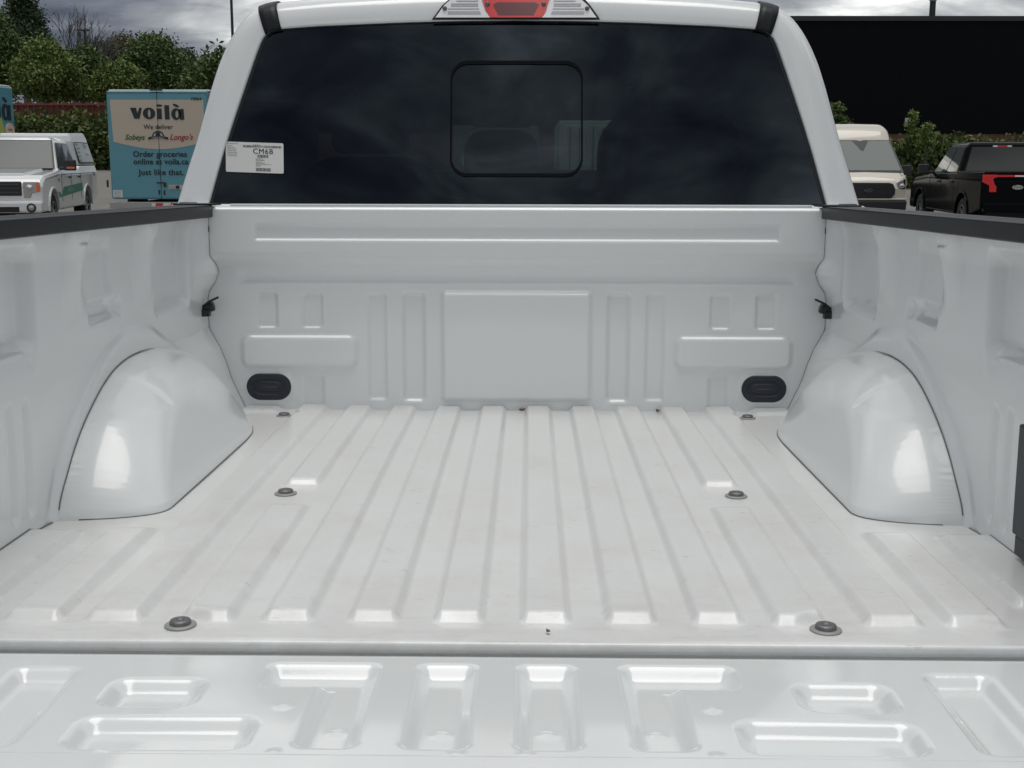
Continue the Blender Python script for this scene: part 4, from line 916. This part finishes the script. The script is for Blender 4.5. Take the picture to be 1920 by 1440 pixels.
def tree(label, px, D, ytop, ybot, wpx, m, kind=0, n=9000, cat='tree', size=.11, name='leafy_tree', fill=1.0):
    base = W(px, 300, D); z0 = gz(D); top = W(px, ytop, D)[2]; bot = max(z0+.3, W(px, ybot, D)[2]); k = (D+3.2)/FPX; rw_ = wpx*k/2
    t = empty(name, label, cat, (base[0], D, z0))
    h = top-z0; ch = top-bot; mb = MB(); tips = []
    mb.tube([(0, 0, 0), (.05*h*.1, 0, h*.25), (0, .1, h*.5), (.1, 0, h*.8)], [.03*h, .024*h, .018*h, .006*h], 8)
    for i in range(9):
        a = i*2.4; zz = (bot-z0)+ch*(.1+.07*i); L_ = rw_*random.uniform(.5, .85)
        mb.tube([(0, 0, zz*.9), (L_*.5*math.cos(a), L_*.5*math.sin(a), zz+ch*.10), (L_*math.cos(a), L_*math.sin(a), zz+ch*.22)], [.012*h, .008*h, .003*h], 6)
    mb.build('trunk', BARK, t, smooth=True)
    bl = []; zc0 = bot-z0
    for i in range(int(11*fill)):
        a = random.uniform(0, 2*math.pi); f = random.uniform(0, 1); rr = rw_*(.25+.55*math.sqrt(random.random()))*math.sin(math.pi*min(1, .22+.62*f))
        s_ = random.uniform(.22, .38)
        bl.append((rr*math.cos(a), rr*math.sin(a), zc0+ch*(.10+.72*f), rw_*s_, rw_*s_, min(ch*.20, rw_*s_*.8)))
    for q_ in (-.45, 0, .42): bl.append((rw_*q_, 0, zc0+ch*(.72-abs(q_)*.35), rw_*.32, rw_*.32, ch*.20))
    bl.append((0, 0, zc0+ch*.45, rw_*.6, rw_*.6, ch*.34)); bl.append((rw_*.08, 0, zc0+ch*.90, rw_*.30, rw_*.30, ch*.14))
    leaves('crown', bl, int(n*1.5), size, m, t, spray=3.0)
    return t
tree('very dark evergreen towering over the left corner of the treeline', 58, 82, -30, 185, 105, LD, n=22000, name='conifer_tree')
tree('mid green tree cut by the left edge of the picture', -5, 66, 22, 190, 120, LG, n=16000)
tree('bright green bushy maple in front of the dark evergreen', 92, 64, 82, 200, 125, LY, n=18000, name='maple_tree')
tree('dark green tree below the bare tree and lamp post', 165, 70, 92, 195, 95, LG, n=13000)
tree('short green tree with a leaning leafy top right of the lamp post', 195, 75, 82, 190, 70, LD, n=10000)
tree('pale brown budding tree rising behind the large dark tree', 238, 95, 68, 180, 100, LB, n=5000, size=.16, name='budding_tree')
tree('large dark green tree above the grocery truck', 298, 74, 70, 200, 165, LG, n=26000)
tree('yellow green tree low behind the left side of the grocery truck', 232, 66, 122, 200, 85, LY, n=12000)
tree('dark green tree right of the large one, beside the cab', 350, 80, 98, 190, 85, LD, n=12000)
tree('sparse young tree almost touching the cab pillar', 418, 60, 92, 185, 60, LG, n=1800, fill=.8, size=.14, name='young_tree')
tree('low green tree between the grocery truck roof and the cab', 385, 68, 128, 200, 70, LG, n=5000)
tree('olive green tree in the middle of the wood behind the brick coloured wall', 130, 85, 105, 190, 140, LG, n=14000)
# bare tree
b0 = W(147, 300, 72); t = empty('bare_tree', 'leafless grey tree standing above the green trees beside the lamp post', 'tree', (b0[0], 72, gz(72)))
mb = MB()
def branch(p, d, L_, r, dep):
    p2_ = p+d*L_; mid = p+d*L_*.5+Vector((random.uniform(-.06, .06), random.uniform(-.06, .06), 0))*L_
    mb.tube([tuple(p), tuple(mid), tuple(p2_)], [r, r*.82, r*.62], 5)
    if dep == 0: return
    for k_ in range(3 if dep > 2 else 2+(random.random() < .5)):
        nd_ = (d+Vector((random.uniform(-.75, .75), random.uniform(-.75, .75), random.uniform(.0, .5)))*.62).normalized()
        branch(p2_ if k_ else p+d*L_*.7, nd_, L_*random.uniform(.62, .82), r*.6, dep-1)
htop = W(147, 22, 72)[2]-gz(72)
branch(Vector((0, 0, 0)), Vector((0.02, 0, 1)), htop*.36, .16, 6)
mb.build('trunk', BARKG, t, smooth=True)
def hedge(label, x0, x1, D, ytop, depth, m, n, name='hedge', zb=None, jit=.25, size=.11):
    a, b_ = W(x0, 300, D), W(x1, 300, D); zt_ = W((x0+x1)/2, ytop, D)[2]; z0 = gz(D) if zb is None else zb
    t = empty(name, label, 'hedge', ((a[0]+b_[0])/2, D+depth/2, z0)); L_ = (b_[0]-a[0])/2; h = zt_-z0; bl = []
    k_ = int(2*L_/.7)+2
    for i in range(k_):
        xx = -L_+2*L_*i/(k_-1)
        for j in range(3):
            bl.append((xx+random.uniform(-.2, .2), random.uniform(-.2, .2)*depth, h*(.18+.30*j)+random.uniform(-jit, jit)*.3, .55, depth*.5, h*.20+random.uniform(0, jit)*.4))
    core = MB().box(-L_, L_, -depth*.22, depth*.22, 0, h*.78); core.build('woody_core', mat('hedge_core', (.012, .014, .008), .95), t)
    leaves('foliage', bl, n, size, m, t); return t
hedge('tall clipped green hedge along the back of the lot, left of the grocery truck', -60, 560, 55, 216, 1.6, LH, 42000, size=.13)
hedge('green hedge running behind the beige van and the black pickup', 1560, 2150, 43, 264, 1.4, LH, 26000, zb=0.4, size=.11)
def shrub(label, px, D, ytop, wpx, ybase, m, n, tall=False):
    base = W(px, 300, D); top = W(px, ytop, D)[2]; zb_ = gz(D); kk = (D+3.2)/FPX; rw_ = wpx*kk/2; bot = W(px, ybase, D)[2]-zb_; h = top-zb_
    t = empty('shrub', label, 'shrub', (base[0], D, zb_)); mb = MB(); mb.tube([(0, 0, 0), (.03, 0, h*.5), (0, 0, h*.9)], [.04, .03, .01], 6); mb.build('stem', BARK, t)
    k_ = 7; bl = [(random.uniform(-.35, .35)*rw_, 0, bot+(h-bot)*(.1+.85*i/k_), rw_*(.9-.65*i/k_), rw_*(.9-.65*i/k_), (h-bot)*.10) for i in range(k_)]
    leaves('foliage', bl, n, .065, m, t, spray=1.3)
shrub('round green bush poking above the beige van roof beside the cab pillar', 1562, 44, 192, 62, 240, LG, 2600)
shrub('tall thin shrub climbing past the white notice on the black wall', 1706, 43.5, 204, 20, 270, LY, 900)
shrub('pointed bright shrub growing above the hedge left of the black pickup', 1735, 42.5, 226, 28, 275, LY, 1100)
# ================================================================== STRUCTURES BEHIND
def corr(name, base, col, period, depth, axis='X'):
    m = mat(name, col, .7, spec=.12); T = m.node_tree; p = T.nodes['Principled BSDF']
    tcn = nd(T, 'ShaderNodeTexCoord'); wv = nd(T, 'ShaderNodeTexWave', wave_type='BANDS', bands_direction=axis); wv.inputs['Scale'].default_value = 1/period*.314
    T.links.new(tcn.outputs['Object'], wv.inputs['Vector']); bb = nd(T, 'ShaderNodeBump'); bb.inputs['Strength'].default_value = 1; bb.inputs['Distance'].default_value = depth
    T.links.new(wv.outputs[0], bb.inputs['Height']); T.links.new(bb.outputs[0], p.inputs['Normal']); return m
BLK = corr('black_cladding', None, (.0022, .0026, .0042), .30, .012)
a = W(560, 300, 50); bX = float(a[0]); zt_ = float(W(1700, 30, 50)[2]); zb_ = float(W(1700, 251, 50)[2])
bd = empty('building', 'large windowless black clad building filling the right background', 'building', (bX+34, 50, gz(50)))
z0 = gz(50)
MB().box(-34, 34, 0, 30, zb_-z0, zt_-z0-.02).build('wall', BLK, bd)
m = MB().box(-34.03, 34.03, -.05, 30.05, zt_-z0-.20, zt_-z0); m.build('parapet', mat('parapet_grey', (.018, .018, .017), .5), bd)
MB().box(-33.99, 33.99, .02, 29.9, -1.2, zb_-z0).build('brick_base', mat('brown_brick', (.13, .065, .04), .85, noise=(3, (.09, .045, .03), .4, .6), bump=(12, .4, .02)), bd)
s0 = W(1702, 230, 49.9)
sg_ = MB().box(-.12, .12, -.02, .02, -.20, .20, 0); sg_.box(-.0, .08, -.028, .0, -.10, .08, 1)
o = sg_.build('notice_board', [mat('notice_white', (.42, .44, .46), .5), INK]); o.location = tuple(s0); setm(o, 'small white notice fixed to the black wall behind the thin shrub', 'sign')
# rust red wall behind the hedge
a, b_ = W(-60, 190, 60), W(470, 198, 60); RED = mat('rust_red_metal', (.15, .035, .022), .6, noise=(2, (.11, .028, .02), .4, .6))
cw = empty('metal_wall', 'rust red ribbed metal wall showing between the hedge and the trees', 'wall', ((a[0]+b_[0])/2, 60, gz(60)))
L_ = (b_[0]-a[0])/2; h = float(W(120, 193, 60)[2])-gz(60); m = MB(); pts = []
k_ = int(2*L_/.30)
for i in range(k_+1):
    x = -L_+2*L_*i/k_; pts += [(x, 0), (x+.10, 0), (x+.15, .06), (x+.25, .06)]
pts = pts+[(L_, .3), (-L_, .3)]; m.prism(pts, 0, h-.12, 'z'); m.build('wall_sheet', RED, cw)
m = MB(); m.box(-L_, L_, -.05, .35, h-.12, h-.02)
for i in range(0, k_, 2): m.box(-L_+2*L_*i/k_, -L_+2*L_*i/k_+.22, -.04, .3, h-.022, h+.03)
m.build('wall_coping', mat('coping_red', (.20, .06, .045), .6), cw)
# lamp posts
def post(label, px, D, ytop, r, head=None, col=(.02, .02, .022)):
    b0 = W(px, 300, D); zt__ = W(px, ytop, D)[2]-gz(D)
    t = empty('lamp_post', label, 'lamp post', (b0[0], D, gz(D)))
    mb = MB(); mb.tube([(0, 0, 0), (0, 0, zt__)], [r*1.3, r], 12); mb.build('pole', mat('post_black', col, .5), t)
    if head == 'twin':
        for s in (-1, 1):
            mb = MB(); mb.box(min(s*.10, s*.30), max(s*.10, s*.30), -.12, .12, zt__-.06, zt__+.07); mb.box(min(0, s*.2), max(0, s*.2), -.04, .04, zt__-.02, zt__+.04); hd = mb.build('lamp_head', mat('lamp_grey', (.05, .05, .055), .5), t, bevel=.02)
            MB().box(min(s*.12, s*.28), max(s*.12, s*.28), -.10, .10, zt__-.08, zt__-.06).build('lamp_lens', LENS, hd)
        MB().lathe([(0, .16), (.05, .14), (.08, .10), (.05, .06), (.03, 0)], (0, 0, zt__), 'z', 12).build('lamp_cap', mat('lamp_grey', (.05, .05, .055), .5), t)
    if head == 'cap':
        MB().lathe([(0, .55), (.20, .52), (.26, .38), (.20, .30), (.11, .28), (.11, 0)], (0, 0, zt__-.28), 'z', 16).build('lamp_head', mat('lamp_white', (.45, .45, .44), .5), t)
    return t
post('distant dark lamp post with two box heads above the trees', 173, 70, 57, .055, 'twin')
post('thin black pole rising behind the left shoulder of the cab', 445, 40, -60, .045, 'twin')
post('short black pole with pale cap rising over the black building roof', 1731, 82, 3, .20, 'cap', (.03, .028, .03))
# things seen faintly through the cab glass
CG = mat('container_green', (.20, .24, .21), .6); CW_ = mat('container_white', (.80, .82, .78), .5)
def container(label, x0, x1, ytop, D, m_, txt=None):
    a, b_ = W(x0, 300, D), W(x1, 300, D); zt__ = float(W((x0+x1)/2, ytop, D)[2])
    t = empty('shipping_container', label, 'shipping container', ((a[0]+b_[0])/2, D, 0)); hw = (b_[0]-a[0])/2
    MB().box(-hw, hw, 0, 5.5, .12, zt__).build('container_body', m_, t, bevel=.02)
    d = MB(); d.box(-hw+.06, -.02, -.03, .0, .25, zt__-.12); d.box(.02, hw-.06, -.03, .0, .25, zt__-.12); d.build('container_door', m_, t, bevel=.01)
    l_ = MB()
    for x in (-hw*.6, -hw*.25, hw*.25, hw*.6): l_.tube([(x, -.05, .3), (x, -.05, zt__-.15)], .02, 6)
    l_.build('lock_rod', CHROME, t)
    if txt:
        m2 = MB(); [m2.text(s_, .30, frame_M(Vector((-hw+.12, -.075, zt__-.85-.40*i)), (1, 0, 0), (0, 0, 1)), align='LEFT', bold=.004) for i, s_ in enumerate(txt)]
        m2.build('container_number', PAPER, t)
container('grey green container with white numbers, seen through the sliding cab window left of the headrest', 850, 1010, 236, 24, CG, ('482273 3', '42G1'))
container('pale container seen through the cab glass right of the headrest', 1048, 1150, 226, 26, CW_)

# dry leaf scraps lying on the bed floor
SCRAP = mat('dry_leaf', (.16, .09, .05), .8)
for (x_, y_, r_, lab) in ((.018, -.010, .009, 'brown dry leaf scrap at the front wall, in the middle of the bed'), (.385, -.012, .008, 'brown dry leaf scrap at the front wall, right of the middle'), (.064, -1.668, .0045, 'tiny dark leaf scrap near the rear lip of the bed')):
    m = MB(); P = [(r_*math.cos(a)*(1+.3*math.sin(3*a)), r_*.55*math.sin(a), r_*.35*math.sin(2*a+1)) for a in np.linspace(0, 2*math.pi, 11)[:-1]]
    m.raw([(0, 0, r_*.3)]+P+[(0, 0, r_*.3-.0008)]+[(a, b_, c_-.0008) for a, b_, c_ in P], [(0, 1+i, 1+(i+1) % 10) for i in range(10)]+[(11, 12+(i+1) % 10, 12+i) for i in range(10)]+[(1+i, 12+i, 12+(i+1) % 10, 1+(i+1) % 10) for i in range(10)])
    o = m.build('leaf_scrap', SCRAP); p_ = RX @ np.array([x_, y_, H0+.0045]); o.location = tuple(p_); o.rotation_euler = (.2, .1, x_*30); setm(o, lab, 'leaf')
